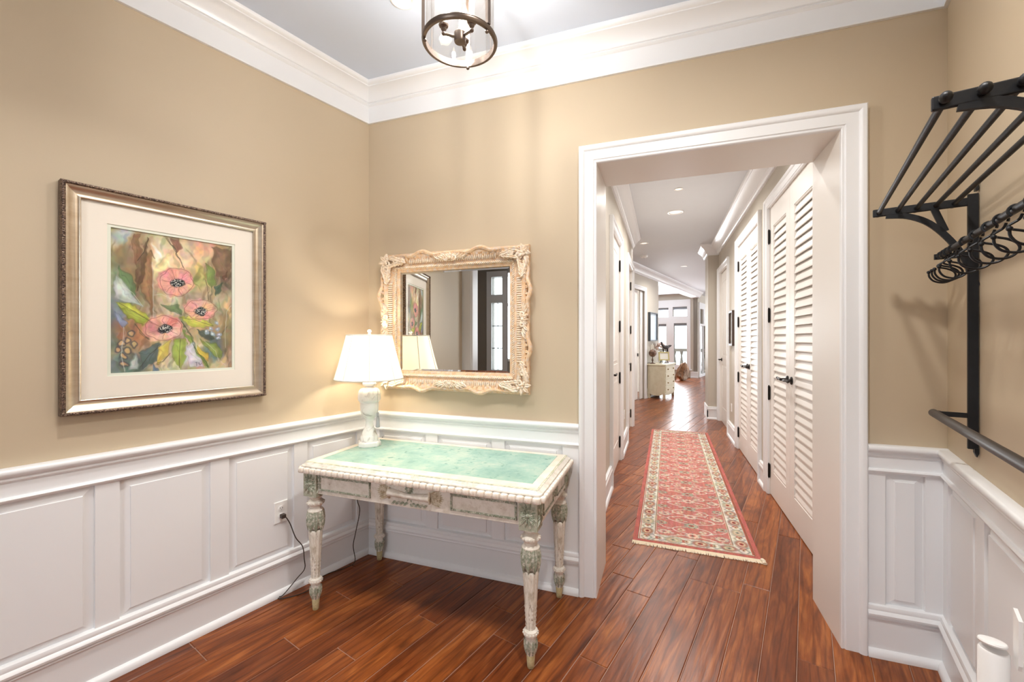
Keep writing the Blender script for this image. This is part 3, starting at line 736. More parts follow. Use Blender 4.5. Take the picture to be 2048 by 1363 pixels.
for k in range(16):
    x = xc - 0.085 + 0.170 * k / 15; dz = 0.010 * math.cos((k - 7.5) / 3)
    ga.leaf((x, YF, 0.652 - abs(k - 7.5) * 0.0002), (x + (0.016 if k > 7 else -0.016), YF, 0.644 + (0.013 if k % 2 else -0.004)), (0, -1, 0), 0.013, 0.007, 3)
ga.build('carved_garland', GREEN, table, smooth=True)
# legs
def fluted(k, t): return 1.0 + 0.10 * (abs(math.sin(5 * t)) - 0.6)
shaft = MB().lathe([(0.030, 0.430), (0.034, 0.425), (0.0335, 0.41), (0.0330, 0.40), (0.0200, 0.172), (0.0210, 0.166)], 40, flute=lambda k, t: fluted(k, t) if 2 <= k <= 4 else 1.0)
turn = MB()
turn.lathe([(0.036, 0.618), (0.038, 0.610), (0.028, 0.600), (0.026, 0.594), (0.034, 0.588), (0.040, 0.580), (0.041, 0.572), (0.036, 0.562), (0.029, 0.556), (0.029, 0.545), (0.036, 0.540), (0.040, 0.534), (0.036, 0.50), (0.03, 0.44)], 24)
turn2 = MB()
turn2.lathe([(0.022, 0.172), (0.031, 0.166), (0.0335, 0.156), (0.031, 0.146), (0.022, 0.142), (0.022, 0.134), (0.026, 0.124), (0.024, 0.090), (0.018, 0.056)], 24)
for k in range(14):
    t = 2 * math.pi * k / 14; turn.ball((0.040 * math.cos(t), 0.040 * math.sin(t), 0.575), 0.007, 6, 4); turn2.ball((0.032 * math.cos(t), 0.032 * math.sin(t), 0.156), 0.0055, 6, 4)
for zt in (0.19, 0.21, 0.23, 0.25, 0.27):
    for j in range(10):
        t = 2 * math.pi * (j + .5) / 10; rr = 0.0195 + (zt - .17) * 0.055
        turn2.ball((rr * math.cos(t), rr * math.sin(t), zt), (0.0035, 0.0035, 0.009), 6, 4)
collar = MB()
for k in range(8):
    t = 2 * math.pi * k / 8; c, s = math.cos(t), math.sin(t)
    for i, (t0, t1, r0, r1, wd) in enumerate(((0.532, 0.424, 0.037, 0.036, 0.034),)):
        collar.leaf((r0 * c, r0 * s, t0), (r1 * c, r1 * s, t1), (c, s, 0), wd, 0.010, 6)
    t2 = t + math.pi / 8; c, s = math.cos(t2), math.sin(t2)
    collar.leaf((0.036 * c, 0.036 * s, 0.535), (0.037 * c, 0.037 * s, 0.455), (c, s, 0), 0.026, 0.006, 5)
collar2 = MB()
for k in range(8):
    t = 2 * math.pi * k / 8; c, s = math.cos(t), math.sin(t)
    collar2.leaf((0.025 * c, 0.025 * s, 0.128), (0.017 * c, 0.017 * s, 0.056), (c, s, 0), 0.022, 0.010, 5)
foot = MB().lathe([(0.0145, 0.0), (0.016, 0.003), (0.0195, 0.056), (0.017, 0.062)], 18)
block = MB().box(-LB/2, LB/2, -LB/2, LB/2, 0.616, 0.750)
rosette = MB()
for face in range(4):
    Rm = Matrix.Rotation(face * R90, 4, 'Z')
    q = MB()
    for k in range(14):
        t = 2 * math.pi * k / 14; rr = min(0.040 / max(1e-3, abs(math.cos(t))), 0.062 / max(1e-3, abs(math.sin(t)))) * (0.97 if k % 2 else 0.86)
        q.leaf((0.008 * math.cos(t), -LB/2, 0.683 + 0.008 * math.sin(t)), (rr * math.cos(t), -LB/2, 0.683 + rr * math.sin(t)), (0, -1, 0), 0.014, 0.007, 4)
    q.ball((0, -LB/2, 0.683), (0.011, 0.009, 0.012), 8, 5); q.xf(Rm); rosette.add(q.v, q.f)
GREENBG = two_tone('sage_block', (164, 166, 146), (206, 202, 186), 0.55, 0.1, 60, 0.6)
leg_me = {'shaft': shaft.mesh('shaft', PAINTV, True), 'turning': turn.mesh('turning', PAINT, True), 'ankle': turn2.mesh('ankle', PAINT, True), 'leaf_collar': collar.mesh('leaf_collar', GREEN, True),
          'leaf_cup': collar2.mesh('leaf_cup', GREEN, True), 'foot': foot.mesh('foot', OCHRE, True), 'rosette': rosette.mesh('rosette', GREEN, True)}
block_me = block.mesh('leg', GREENBG)
for x in (-1.760, -0.553):
    for y in (1.800, 2.345):
        lg = place(block_me, 'leg', table, (x, y, 0))
        for nm, me in leg_me.items(): place(me, nm, lg)
# ------------------------------------------------------------------ table lamp
lamp = empty('table_lamp', (-1.703, 2.17, 0.7975)); tag(lamp, 'lit white marble urn table lamp with pleated cream shade', 'lamp')
def marble():
    m, nt, b, N, L = new_mat('white_alabaster')
    tc = N.new('ShaderNodeTexCoord'); n1 = N.new('ShaderNodeTexNoise'); n1.inputs['Scale'].default_value = 14; n1.inputs['Detail'].default_value = 8; n1.inputs['Distortion'].default_value = 1.4; L.new(tc.outputs['Object'], n1.inputs['Vector'])
    r = N.new('ShaderNodeValToRGB'); e = r.color_ramp.elements; e[0].position = 0.28; e[0].color = lin(168, 160, 152); e[1].position = 0.46; e[1].color = lin(244, 242, 238); L.new(n1.outputs['Fac'], r.inputs['Fac'])
    L.new(r.outputs['Color'], b.inputs['Base Color']); b.inputs['Roughness'].default_value = 0.3
    b.inputs['Subsurface Weight'].default_value = 0.15; b.inputs['Subsurface Radius'].default_value = (0.02, 0.015, 0.01)
    return m
MAR = marble()
oc = lambda h, r=0.4: [(h * math.cos(math.radians(a)) / math.cos(math.radians(15)), h * math.sin(math.radians(a)) / math.cos(math.radians(15))) for a in (-15, 15, 75, 105, 165, 195, 255, 285)]
bs = ringstack(MB(), [(oc(0.072), 0.0), (oc(0.073), 0.006), (oc(0.071), 0.022), (oc(0.066), 0.028)]).build('base', MAR, lamp)
MB().lathe([(0.053, 0.026), (0.052, 0.056), (0.047, 0.062), (0.044, 0.070), (0.038, 0.090), (0.027, 0.112), (0.023, 0.135), (0.0225, 0.150), (0.026, 0.153), (0.027, 0.164), (0.034, 0.172), (0.046, 0.188), (0.053, 0.21), (0.055, 0.24), (0.0545, 0.262), (0.058, 0.266), (0.060, 0.272)], 32).build('urn_bowl', MAR, lamp, smooth=True)
body = MB(); prof = [(0.058, 0.270), (0.066, 0.278), (0.067, 0.300), (0.066, 0.318), (0.062, 0.334), (0.052, 0.346), (0.034, 0.354), (0.022, 0.358), (0.021, 0.364)]
n = 72; vs = []
for k, (r, z) in enumerate(prof):
    for j in range(n):
        t = 2 * math.pi * j / n; g = 0.028 * (abs(math.sin(9 * (t + (z - 0.27) * 14))) - 0.5) if 1 <= k <= 3 else 0
        vs.append((r * (1 + g) * math.cos(t), r * (1 + g) * math.sin(t), z))
fs = [(k*n + j, k*n + (j+1) % n, (k+1)*n + (j+1) % n, (k+1)*n + j) for k in range(len(prof)-1) for j in range(n)] + [tuple(range((len(prof)-1)*n, len(prof)*n))]
body.add(vs, fs).build('urn_body', MAR, lamp, smooth=True)
MB().lathe([(0.022, 0.362), (0.036, 0.366), (0.041, 0.376), (0.038, 0.388), (0.027, 0.396), (0.022, 0.402), (0.024, 0.406), (0.025, 0.418)], 28).build('urn_cap', MAR, lamp, smooth=True)
MB().lathe([(0.008, 0.418), (0.008, 0.47), (0.014, 0.472), (0.014, 0.50), (0.003, 0.505), (0.003, 0.684)], 12).build('stem', M['bronze'], lamp, smooth=True)
def shade_mat():
    m, nt, b, N, L = new_mat('cream_silk_shade'); N.remove(b); out = N['Material Output']
    d = N.new('ShaderNodeBsdfDiffuse'); d.inputs['Color'].default_value = lin(246, 243, 236)
    t = N.new('ShaderNodeBsdfTranslucent'); t.inputs['Color'].default_value = lin(252, 246, 234)
    mx = N.new('ShaderNodeMixShader'); mx.inputs['Fac'].default_value = 0.45
    L.new(d.outputs[0], mx.inputs[1]); L.new(t.outputs[0], mx.inputs[2]); L.new(mx.outputs[0], out.inputs['Surface']); return m
SH = shade_mat()
sh = MB(); n = 64; z0, z1 = 0.405, 0.678; R0, R1 = 0.203, 0.132; prof = []
for k in range(13):
    t = k / 12; prof.append((R1 + (R0 - R1) * ((1 - t) * 0.86 + 0.14 * (1 - t) ** 2.2), z0 + (z1 - z0) * t))
vs = [(r * math.cos(2*math.pi*j/n) * (1 - 0.010 * (1 - math.cos(8 * 2*math.pi*j/n)) / 2), r * math.sin(2*math.pi*j/n) * (1 - 0.010 * (1 - math.cos(8 * 2*math.pi*j/n)) / 2), z) for r, z in prof for j in range(n)]
fs = [(k*n + j, k*n + (j+1) % n, (k+1)*n + (j+1) % n, (k+1)*n + j) for k in range(12) for j in range(n)]
shade = sh.add(vs, fs).build('lamp_shade', SH, lamp, smooth='all')
TRIM = simple('shade_piping', (232, 228, 220), 0.8)
for z, r in ((z0, R0), (z1, R1)): MB().tube([((r - 0.002) * math.cos(2*math.pi*j/48), (r - 0.002) * math.sin(2*math.pi*j/48), z + (0.004 if z == z0 else -0.004)) for j in range(48)], 0.0045, 6, True).build('rim_trim', TRIM, shade, smooth=True)
for k in range(8):
    t = 2 * math.pi * k / 8 - math.radians(52); MB().tube([((r + 0.001) * math.cos(t), (r + 0.001) * math.sin(t), z) for r, z in prof], 0.0022, 5).build('seam_piping', TRIM, shade)
MB().lathe([(0.004, 0.676), (0.010, 0.680), (0.010, 0.684), (0.007, 0.688), (0.0135, 0.696), (0.0135, 0.702), (0.008, 0.709), (0.001, 0.711)], 14).build('finial', simple('white_finial', (244, 242, 238), 0.4), lamp, smooth=True)
MB().ball((0, 0, 0.545), (0.028, 0.028, 0.04), 12, 8).build('bulb', glow_bulb('lamp_bulb_glow', (255, 226, 186), 2.0), lamp, smooth=True)
tsx, tsy = 0.071, -0.012
ts = MB().tube([(tsx - 0.004, tsy, 0.44), (tsx, tsy, 0.30), (tsx, tsy, 0.208)], 0.0012, 5); tas = ts.build('pull_chain', simple('grey_cord', (196, 192, 184), 0.7), lamp)
tb = MB().ball((tsx, tsy, 0.200), (0.008, 0.008, 0.009), 8, 6); tb.lathe([(0.007, 0.196), (0.009, 0.188), (0.006, 0.184), (0.0105, 0.165), (0.0125, 0.118), (0.010, 0.116)], 16, (tsx, tsy, 0), flute=lambda k, t: 1 + (0.12 * math.sin(8 * t) if k > 2 else 0))
tb.build('tassel', simple('grey_tassel', (168, 170, 172), 0.7), lamp, smooth=True)
point('table_lamp_light', (-1.703, 2.17, 0.7975 + 0.545), 5.5, (1.0, 0.85, 0.64), 0.03)

# ------------------------------------------------------------------ mirror
mir = empty('wall_mirror', (-1.248, 2.417, 1.563)); tag(mir, 'carved whitewashed wooden rococo mirror above the writing table', 'mirror')
WASH = two_tone('whitewashed_carved_wood', (234, 206, 170), (212, 168, 124), 0.52, 0.14, 34, 0.6, (212, 206, 204), 0.60, 60, 0.4)
WASH2 = two_tone('whitewashed_pale', (246, 232, 212), (230, 200, 164), 0.55, 0.14, 40, 0.6, (206, 202, 204), 0.62, 70, 0.4)
GX, GZ0, GZ1 = 0.383, -0.322, 0.322       # glass half size
OX, OZ0, OZ1 = 0.508, -0.424, 0.424
m_, nt_, b_, N_, L_ = new_mat('mirror_silver'); b_.inputs['Base Color'].default_value = (0.80, 0.81, 0.79, 1); b_.inputs['Metallic'].default_value = 1; b_.inputs['Roughness'].default_value = 0.0
bev = 0.014; vs = [(-GX, -0.018, GZ0), (GX, -0.018, GZ0), (GX, -0.018, GZ1), (-GX, -0.018, GZ1), (-GX + bev, -0.021, GZ0 + bev), (GX - bev, -0.021, GZ0 + bev), (GX - bev, -0.021, GZ1 - bev), (-GX + bev, -0.021, GZ1 - bev)]
MB().add(vs, [(4, 5, 6, 7), (0, 1, 5, 4), (1, 2, 6, 5), (2, 3, 7, 6), (3, 0, 4, 7)]).build('mirror_glass', m_, mir)
def mitred(prof, name, mat, parent, hx, z0, z1, smooth=True, pieces=True):
    """profile (outward w, y) swept round the rectangle hx,z0,z1, four mitred rails"""
    n = len(prof)
    cs = [lambda w: (-hx - w, z0 - w), lambda w: (hx + w, z0 - w), lambda w: (hx + w, z1 + w), lambda w: (-hx - w, z1 + w)]
    for k in range(4):
        a, b = cs[k], cs[(k+1) % 4]; vs = []
        for w, y in prof: vs.append((a(w)[0], y, a(w)[1]))
        for w, y in prof: vs.append((b(w)[0], y, b(w)[1]))
        fs = [(i, (i+1) % n, n + (i+1) % n, n + i) for i in range(n)] + [tuple(range(n)), tuple(range(2*n-1, n-1, -1))]
        MB().add(vs, fs).build(name, mat, parent, smooth=smooth)
mitred([(0, -0.004), (0, -0.026), (0.006, -0.030), (0.016, -0.030), (0.020, -0.036), (0.034, -0.040), (0.044, -0.036), (0.060, -0.038), (0.078, -0.046), (0.094, -0.058), (0.104, -0.060), (0.110, -0.052), (0.110, -0.030), (0.118, -0.028), (0.122, -0.022), (0.122, -0.004)], 'frame_rail', WASH, mir, GX, GZ0, GZ1)
# rope band inside, ribs in the cove
rope = MB().ball((0, 0, 0), (0.0125, 0.0085, 0.0046), 8, 4); rope.xf(Matrix.Rotation(math.radians(38), 4, 'Y')); rope_me = rope.mesh('rope_twist', WASH2, True)
rb = MB()
def along(fn, n):
    for k in range(n): fn((k + 0.5) / n)
def put(x, z, rot):
    q = MB(); q.v = list(rope.v); q.f = list(rope.f); q.xf(Matrix.Translation((x, -0.040, z)) @ Matrix.Rotation(rot, 4, 'Y')); rb.add(q.v, q.f)
for sz in (1, -1): along(lambda t: put(-GX - 0.027 + (2*GX + 0.054) * t, sz * (GZ1 + 0.027), 0), 64)
for sx in (1, -1): along(lambda t: put(sx * (GX + 0.027), GZ0 - 0.027 + (2*GZ1 + 0.054) * t, R90), 54)
tag(rb.build('rope_band', WASH2, mir, smooth=True), kind='stuff')
rib = MB()
def putrib(x, z, rot):
    q = MB().ball((0, 0, 0), (0.0062, 0.010, 0.019), 6, 4); q.xf(Matrix.Translation((x, -0.044, z)) @ Matrix.Rotation(rot, 4, 'Y')); rib.add(q.v, q.f)
for sz in (1, -1): along(lambda t: putrib(-GX + 0.08 + (2*GX - 0.16) * t, sz * (GZ1 + 0.066), 0), 46)
for sx in (1, -1): along(lambda t: putrib(sx * (GX + 0.066), GZ0 + 0.07 + (2*GZ1 - 0.14) * t, R90), 38)
tag(rib.build('cove_ribs', WASH2, mir, smooth=True), kind='stuff')
# scrolling outer edge : C-scrolls along every side
def scroll_path(L, amp):
    pts = []
    for k in range(25):
        t = k / 24; x = -L/2 + L * t; pts.append((x, amp * (math.sin(math.pi * t) ** 0.7) * (0.55 + 0.45 * math.cos(4 * math.pi * (t - 0.5)))))
    return pts
def scroll(center, L, amp, rot, flip):
    mb = MB(); p = scroll_path(L, amp)
    mb.tube([(x, -0.050 - 0.008 * math.sin(math.pi * i / 24), z * flip) for i, (x, z) in enumerate(p)], [0.006 + 0.007 * math.sin(math.pi * i / 24) for i in range(25)], 8)
    for s in (-1, 1):   # curled ends
        sp = []
        for k in range(12):
            a = k / 11 * 1.7 * math.pi; r = 0.019 * (1 - 0.6 * k / 11); sp.append((s * (L/2 - 0.004 - r * math.sin(a) * 0.9), -0.054, flip * (-0.004 - 0.016 + r * math.cos(a))))
        mb.tube(sp, [0.0075 * (1 - 0.4 * k / 11) for k in range(12)], 6)
    for k in range(10):
        t = (k + 0.5) / 10; x = -L/2 + 0.02 + (L - 0.04) * t
        mb.leaf((x, -0.048, flip * (-0.028)), (x + (0.012 if t > .5 else -0.012), -0.056, flip * (0.004 + amp * math.sin(math.pi * t) * 0.6)), (0, -1, 0.2), 0.020, 0.008, 4)
    mb.xf(Matrix.Translation(center) @ Matrix.Rotation(rot, 4, 'Y'))
    return mb.build('carved_scroll', WASH, mir, smooth=True)
for s in (-1, 1):
    scroll((s * 0.20, 0, OZ1 - 0.008), 0.36, 0.026, 0, 1); scroll((s * 0.20, 0, OZ0 + 0.008), 0.36, 0.026, 0, -1)
    scroll((-OX + 0.008, 0, s * 0.17), 0.30, 0.026, -R90, 1); scroll((OX - 0.008, 0, s * 0.17), 0.30, 0.022, R90, 1)
# acanthus corners and mid-side shells
edge_ = []
def spray(center, dirs, ln, name):
    mb = MB(); rr = random.Random(int(abs(center[0] * 1000) + abs(center[2] * 77)))
    for i, a in enumerate(dirs):
        l = ln * rr.uniform(0.7, 1.1); d = (math.cos(a), math.sin(a))
        mb.leaf((center[0], -0.052, center[2]), (center[0] + d[0] * l, -0.044 - rr.uniform(0, 0.02), center[2] + d[1] * l), (0, -1, 0), 0.030, 0.012, 5)
        mb.leaf((center[0] + d[0]*l*0.3, -0.060, center[2] + d[1]*l*0.3), (center[0] + d[0] * l * 0.9, -0.064, center[2] + d[1] * l * 0.9), (0, -1, 0), 0.016, 0.008, 4)
    for k in range(4):
        a = rr.uniform(0, 6.28); mb.ball((center[0] + 0.012 * math.cos(a), -0.064, center[2] + 0.012 * math.sin(a)), 0.011, 8, 5)
    sp = [(center[0] + 0.024 * (1 - k / 16) * math.cos(k * 0.55), -0.066, center[2] + 0.024 * (1 - k / 16) * math.sin(k * 0.55)) for k in range(14)]
    mb.tube(sp, 0.005, 6)
    return mb.build(name, WASH2, mir, smooth=True)
def curl_leaf(mb, p, ang, ln, w, bend, lift=0.05):
    """an acanthus leaf: a tapering strip that bends in the frame plane and curls up at the tip, with a lobed edge"""
    n = 8; x, z = p; a = ang; vs = []; st = ln / n
    for i in range(n + 1):
        t = i / n; ww = w * math.sin(math.pi * (0.16 + 0.80 * t)) * (1.0 + 0.22 * math.cos(t * 6 * math.pi)); hgt = lift + 0.014 * math.sin(math.pi * t) + 0.012 * t * t
        nx, nz = -math.sin(a), math.cos(a)
        for k, (u, dh) in enumerate(((-0.5, -0.010), (-0.25, 0.004), (0, -0.001), (0.25, 0.004), (0.5, -0.010))): vs.append((x + nx * ww * u, -(hgt + dh), z + nz * ww * u))
        x += math.cos(a) * st; z += math.sin(a) * st; a += bend / n
    fs = [(i*5 + j, i*5 + j + 1, i*5 + j + 6, i*5 + j + 5) for i in range(n) for j in range(4)] + [(i*5, (i+1)*5, (i+1)*5 + 4, i*5 + 4) for i in range(n)]
    mb.add(vs, fs)
def curl(mb, p, r, a0, sgn, d=0.060, turns=1.4, th=0.008):
    n = 18; mb.tube([(p[0] + r * (1 - 0.72 * k / n) * math.cos(a0 + sgn * turns * 2 * math.pi * k / n), -d - 0.006 * k / n, p[1] + r * (1 - 0.72 * k / n) * math.sin(a0 + sgn * turns * 2 * math.pi * k / n)) for k in range(n + 1)], [th * (1 - 0.35 * k / n) for k in range(n + 1)], 7)
for sx in (-1, 1):
    for sz in (-1, 1):
        mb = MB(); cx, cz = sx * (OX - 0.040), sz * (OZ1 - 0.038); r9 = random.Random(sx * 3 + sz)
        hx_, hz_ = (math.pi if sx > 0 else 0), (-math.pi / 2 if sz > 0 else math.pi / 2)   # directions along the two sides
        turn_ = 1 if sx * sz > 0 else -1
        for k in range(5):
            curl_leaf(mb, (cx - sx * 0.024 * k, cz + sz * 0.012), hx_ - turn_ * (0.55 - 0.16 * k), 0.085 - 0.008 * k, 0.034, turn_ * 0.9)
            curl_leaf(mb, (cx - sx * 0.024 * k, cz - sz * 0.012), hx_ + turn_ * (0.45 - 0.1 * k), 0.065 - 0.007 * k, 0.026, -turn_ * 0.9)
            curl_leaf(mb, (cx + sx * 0.012, cz - sz * 0.024 * k), hz_ + turn_ * (0.55 - 0.16 * k), 0.085 - 0.008 * k, 0.034, -turn_ * 0.9)
            curl_leaf(mb, (cx - sx * 0.012, cz - sz * 0.024 * k), hz_ - turn_ * (0.45 - 0.1 * k), 0.065 - 0.007 * k, 0.026, turn_ * 0.9)
        for d in (-0.7, 0.0, 0.7): curl_leaf(mb, (cx, cz), math.atan2(sz, sx) + d, 0.058, 0.030, 0.5 * d, 0.052)
        curl(mb, (cx - sx * 0.012, cz - sz * 0.012), 0.027, 0.0, turn_); curl(mb, (cx - sx * 0.075, cz + sz * 0.006), 0.019, 1.0, -turn_); curl(mb, (cx + sx * 0.006, cz - sz * 0.075), 0.019, 2.0, turn_)
        for k in range(5): mb.ball((cx + r9.uniform(-0.02, 0.02), -0.072, cz + r9.uniform(-0.02, 0.02)), 0.0085, 7, 5)
        mb.build('carved_corner', WASH2, mir, smooth=True)
for cx, cz, b0 in ((0, OZ1 - 0.034, 90), (0, OZ0 + 0.034, -90), (-OX + 0.034, 0, 180), (OX - 0.034, 0, 0)):
    mb = MB(); a0 = math.radians(b0)
    for k in range(7):
        d = (k - 3) * 0.42; curl_leaf(mb, (cx - 0.012 * math.cos(a0), cz - 0.012 * math.sin(a0)), a0 + d, 0.050 - 0.003 * abs(k - 3), 0.020, 0.25 * d, 0.050)
    for s_ in (-1, 1):
        for k in range(3): curl_leaf(mb, (cx + s_ * (0.012 + 0.02 * k) * math.sin(a0), cz - s_ * (0.012 + 0.02 * k) * math.cos(a0)), a0 - s_ * (1.35 + 0.12 * k), 0.070, 0.024, s_ * 0.8, 0.048)
        curl(mb, (cx + s_ * 0.030 * math.sin(a0), cz - s_ * 0.030 * math.cos(a0)), 0.018, a0, s_)
    mb.ball((cx, -0.066, cz), 0.011, 8, 6); mb.build('carved_shell', WASH2, mir, smooth=True)

# ------------------------------------------------------------------ framed poppy print
pic = empty('framed_picture', (-1.903 + math.sin(ANG) * -1.0805, 2.415 - math.cos(ANG) * 1.0805, 1.612), R90 - ANG)
tag(pic, 'framed watercolour of pink poppies with cream mat on left wall', 'picture')
HX, HZ = 0.3885, 0.472
SILV = two_tone('champagne_silver_leaf', (216, 204, 186), (192, 172, 146), 0.55, 0.2, 6, 0.30, None, bump=0.05, stretch=(0.4, 4, 4), metal=0.85)
CARV = two_tone('carved_bronze_edge', (128, 106, 92), (66, 52, 48), 0.50, 0.08, 120, 0.42, (182, 160, 138), 0.60, 150, 0.9, metal=0.55)
prof = [(0.0, -0.004), (0.0, -0.030), (0.003, -0.032), (0.008, -0.028), (0.020, -0.027), (0.034, -0.033), (0.042, -0.040), (0.046, -0.041), (0.046, -0.004)]
fr = 0.060
mitred(prof, 'frame_rail', SILV, pic, HX - fr, -HZ + fr, HZ - fr)
mitred([(0.046, -0.004), (0.046, -0.046), (0.051, -0.050), (0.057, -0.048), (0.060, -0.040), (0.060, 0.0), (0.046, 0.0)], 'carved_edge', CARV, pic, HX - fr, -HZ + fr, HZ - fr)
bead = MB()
nb = 84
for k in range(nb):
    for sz in (-1, 1): bead.ball((-HX + 2*HX*(k + .5)/nb, -0.048, sz * (HZ - 0.0075)), (0.0042, 0.004, 0.0055), 5, 4)
nb = 102
for k in range(nb):
    for sx in (-1, 1): bead.ball((sx * (HX - 0.0075), -0.048, -HZ + 2*HZ*(k + .5)/nb), (0.0055, 0.004, 0.0042), 5, 4)
tag(bead.build('carved_beads', CARV, pic, smooth=True), kind='stuff')
MAT = simple('cream_mat_board', (238, 230, 218), 0.8)
ax0, ax1, az0, az1 = -1.3165 + 1.0805, -0.849 + 1.0805, 1.302 - 1.612, 1.928 - 1.612
wall_mesh(-HX + fr, HX - fr, -HZ + fr, HZ - fr, [(ax0 - 0.012, ax1 + 0.012, az0 - 0.012, az1 + 0.012)], -0.0205, -0.017).build('mat_board', MAT, pic)
wall_mesh(ax0 - 0.03, ax1 + 0.03, az0 - 0.03, az1 + 0.03, [(ax0, ax1, az0, az1)], -0.0175, -0.0135).build('inner_mat', simple('pale_green_mat', (226, 230, 216), 0.8), pic)
MB().box(-HX + 0.02, HX - 0.02, -0.006, -0.002, -HZ + 0.02, HZ - 0.02).build('backing', MAT, pic)
# the painted sheet
class Canvas:
    def __init__(s, w, h, bg): s.w, s.h = w, h; s.a = np.ones((h, w, 3)) * (np.array(bg) / 255.0); s.Y, s.X = np.mgrid[0:h, 0:w].astype(float)
    def blend(s, m, c): s.a += (np.clip(m, 0, 1)[..., None]) * (np.array(c) / 255.0 - s.a)
    def ell(s, x, y, rx, ry, c, rot=0, soft=0.25, al=1.0):
        t = math.radians(rot); dx, dy = s.X - x, s.Y - y; u = dx*math.cos(t) + dy*math.sin(t); v = -dx*math.sin(t) + dy*math.cos(t)
        d = np.sqrt((u/rx)**2 + (v/ry)**2); s.blend(al * np.clip((1 - d) / soft + 0.5, 0, 1), c)
    def poly(s, pts, c, al=1.0, soft=1.0):
        ins = np.zeros_like(s.X, bool); n = len(pts); dmin = np.full_like(s.X, 1e9)
        for i in range(n):
            x0, y0 = pts[i]; x1, y1 = pts[(i+1) % n]
            cond = ((y0 > s.Y) != (y1 > s.Y)); xi = (x1 - x0) * (s.Y - y0) / ((y1 - y0) if y1 != y0 else 1e-9) + x0
            ins ^= cond & (s.X < xi); dmin = np.minimum(dmin, s.seg(x0, y0, x1, y1))
        s.blend(al * np.clip(np.where(ins, dmin, -dmin) / soft + 0.5, 0, 1), c)
    def seg(s, x0, y0, x1, y1):
        dx, dy = x1 - x0, y1 - y0; L2 = dx*dx + dy*dy + 1e-9; t = np.clip(((s.X - x0)*dx + (s.Y - y0)*dy) / L2, 0, 1)
        return np.hypot(s.X - x0 - t*dx, s.Y - y0 - t*dy)
    def line(s, pts, wd, c, al=1.0):
        d = np.full_like(s.X, 1e9)
        for (x0, y0), (x1, y1) in zip(pts, pts[1:]): d = np.minimum(d, s.seg(x0, y0, x1, y1))
        s.blend(al * np.clip((wd - d) + 0.5, 0, 1), c)
    def noise(s, cells, seed, amp):
        r = np.random.RandomState(seed); g = r.rand(cells + 2, cells + 2, 3)
        yy = s.Y / s.h * cells; xx = s.X / s.w * cells; i = yy.astype(int); j = xx.astype(int); fy = (yy - i)[..., None]; fx = (xx - j)[..., None]
        fy = fy*fy*(3 - 2*fy); fx = fx*fx*(3 - 2*fx)
        n = (g[i, j]*(1-fy)*(1-fx) + g[i+1, j]*fy*(1-fx) + g[i, j+1]*(1-fy)*fx + g[i+1, j+1]*fy*fx) - 0.5
        s.a = np.clip(s.a * (1 + amp * (n * 0.5 + n.mean(axis=2, keepdims=True))), 0, 1)
def colour_grid(name, cv, x0, x1, z0, z1, mat, parent, axis='xz', y=0.0):
    """a flat sheet whose faces carry the colours of the canvas"""
    h, w = cv.h, cv.w; xs = np.linspace(x0, x1, w + 1); zs = np.linspace(z1, z0, h + 1)
    XX, ZZ = np.meshgrid(xs, zs); co = np.empty(((h+1)*(w+1), 3))
    if axis == 'xz': co[:, 0] = XX.ravel(); co[:, 1] = y; co[:, 2] = ZZ.ravel()
    else: co[:, 0] = XX.ravel(); co[:, 1] = ZZ.ravel(); co[:, 2] = y
    idx = np.arange((h+1)*(w+1)).reshape(h+1, w+1)
    q = np.stack([idx[1:, :-1], idx[1:, 1:], idx[:-1, 1:], idx[:-1, :-1]], axis=-1).reshape(-1)
    me = bpy.data.meshes.new(name); me.vertices.add(len(co)); me.vertices.foreach_set('co', co.ravel())
    nf = h * w; me.loops.add(nf * 4); me.loops.foreach_set('vertex_index', q); me.polygons.add(nf); me.polygons.foreach_set('loop_start', np.arange(nf) * 4)
    try: me.polygons.foreach_set('loop_total', np.full(nf, 4))
    except Exception: pass
    me.update(calc_edges=True); me.validate()
    at = me.attributes.new('print', 'FLOAT_COLOR', 'FACE')
    s = np.clip(cv.a, 0, 1); linr = np.where(s <= 0.04045, s / 12.92, ((s + 0.055) / 1.055) ** 2.4)
    at.data.foreach_set('color', np.concatenate([linr.reshape(-1, 3), np.ones((nf, 1))], axis=1).ravel())
    me.materials.append(mat); o = bpy.data.objects.new(name, me); col.objects.link(o); o.parent = parent; return o
CW, CH = 270, 360
cv = Canvas(CW, CH, (176, 158, 128))
def U(x, y):
    """place in the picture as photographed -> canvas"""
    t = (x - 37) / 1068.0; d0, d1 = 1/1282.0, 1/1067.0; u = t * d0 / (d1 - t * (d1 - d0))
    tp = 68 + 160 * t; bt = 1350 - 55 * t; return (u * CW, (y - tp) / (bt - tp) * CH)
PP = lambda *p: [U(*q) for q in p]
SC = CW / 1068.0
def pl(c, *p, al=0.9, soft=4):
    q = PP(*p); cv.poly(q, c, al, soft); dk = tuple(v * 0.55 for v in c); lt = tuple(min(255, v * 1.25 + 18) for v in c)
    cx = sum(a for a, b in q) / len(q); cy = sum(b for a, b in q) / len(q)
    cv.poly([(cx + (a - cx) * 0.55 - 3, cy + (b - cy) * 0.6 - 3) for a, b in q], lt, 0.45, 7)
    cv.line(q + [q[0]], 0.4, dk, 0.55); far = max(q, key=lambda t: (t[0] - q[0][0]) ** 2 + (t[1] - q[0][1]) ** 2); cv.line([q[0], (cx, cy), far], 0.3, dk, 0.5)
def el(c, x, y, rx, ry, rot=0, al=0.9, soft=0.4): X, Y = U(x, y); cv.ell(X, Y, rx * SC, ry * SC * 1.12, c, rot, soft, al)
def ln(c, w, *p, al=0.9): cv.line(PP(*p), w, c, al)
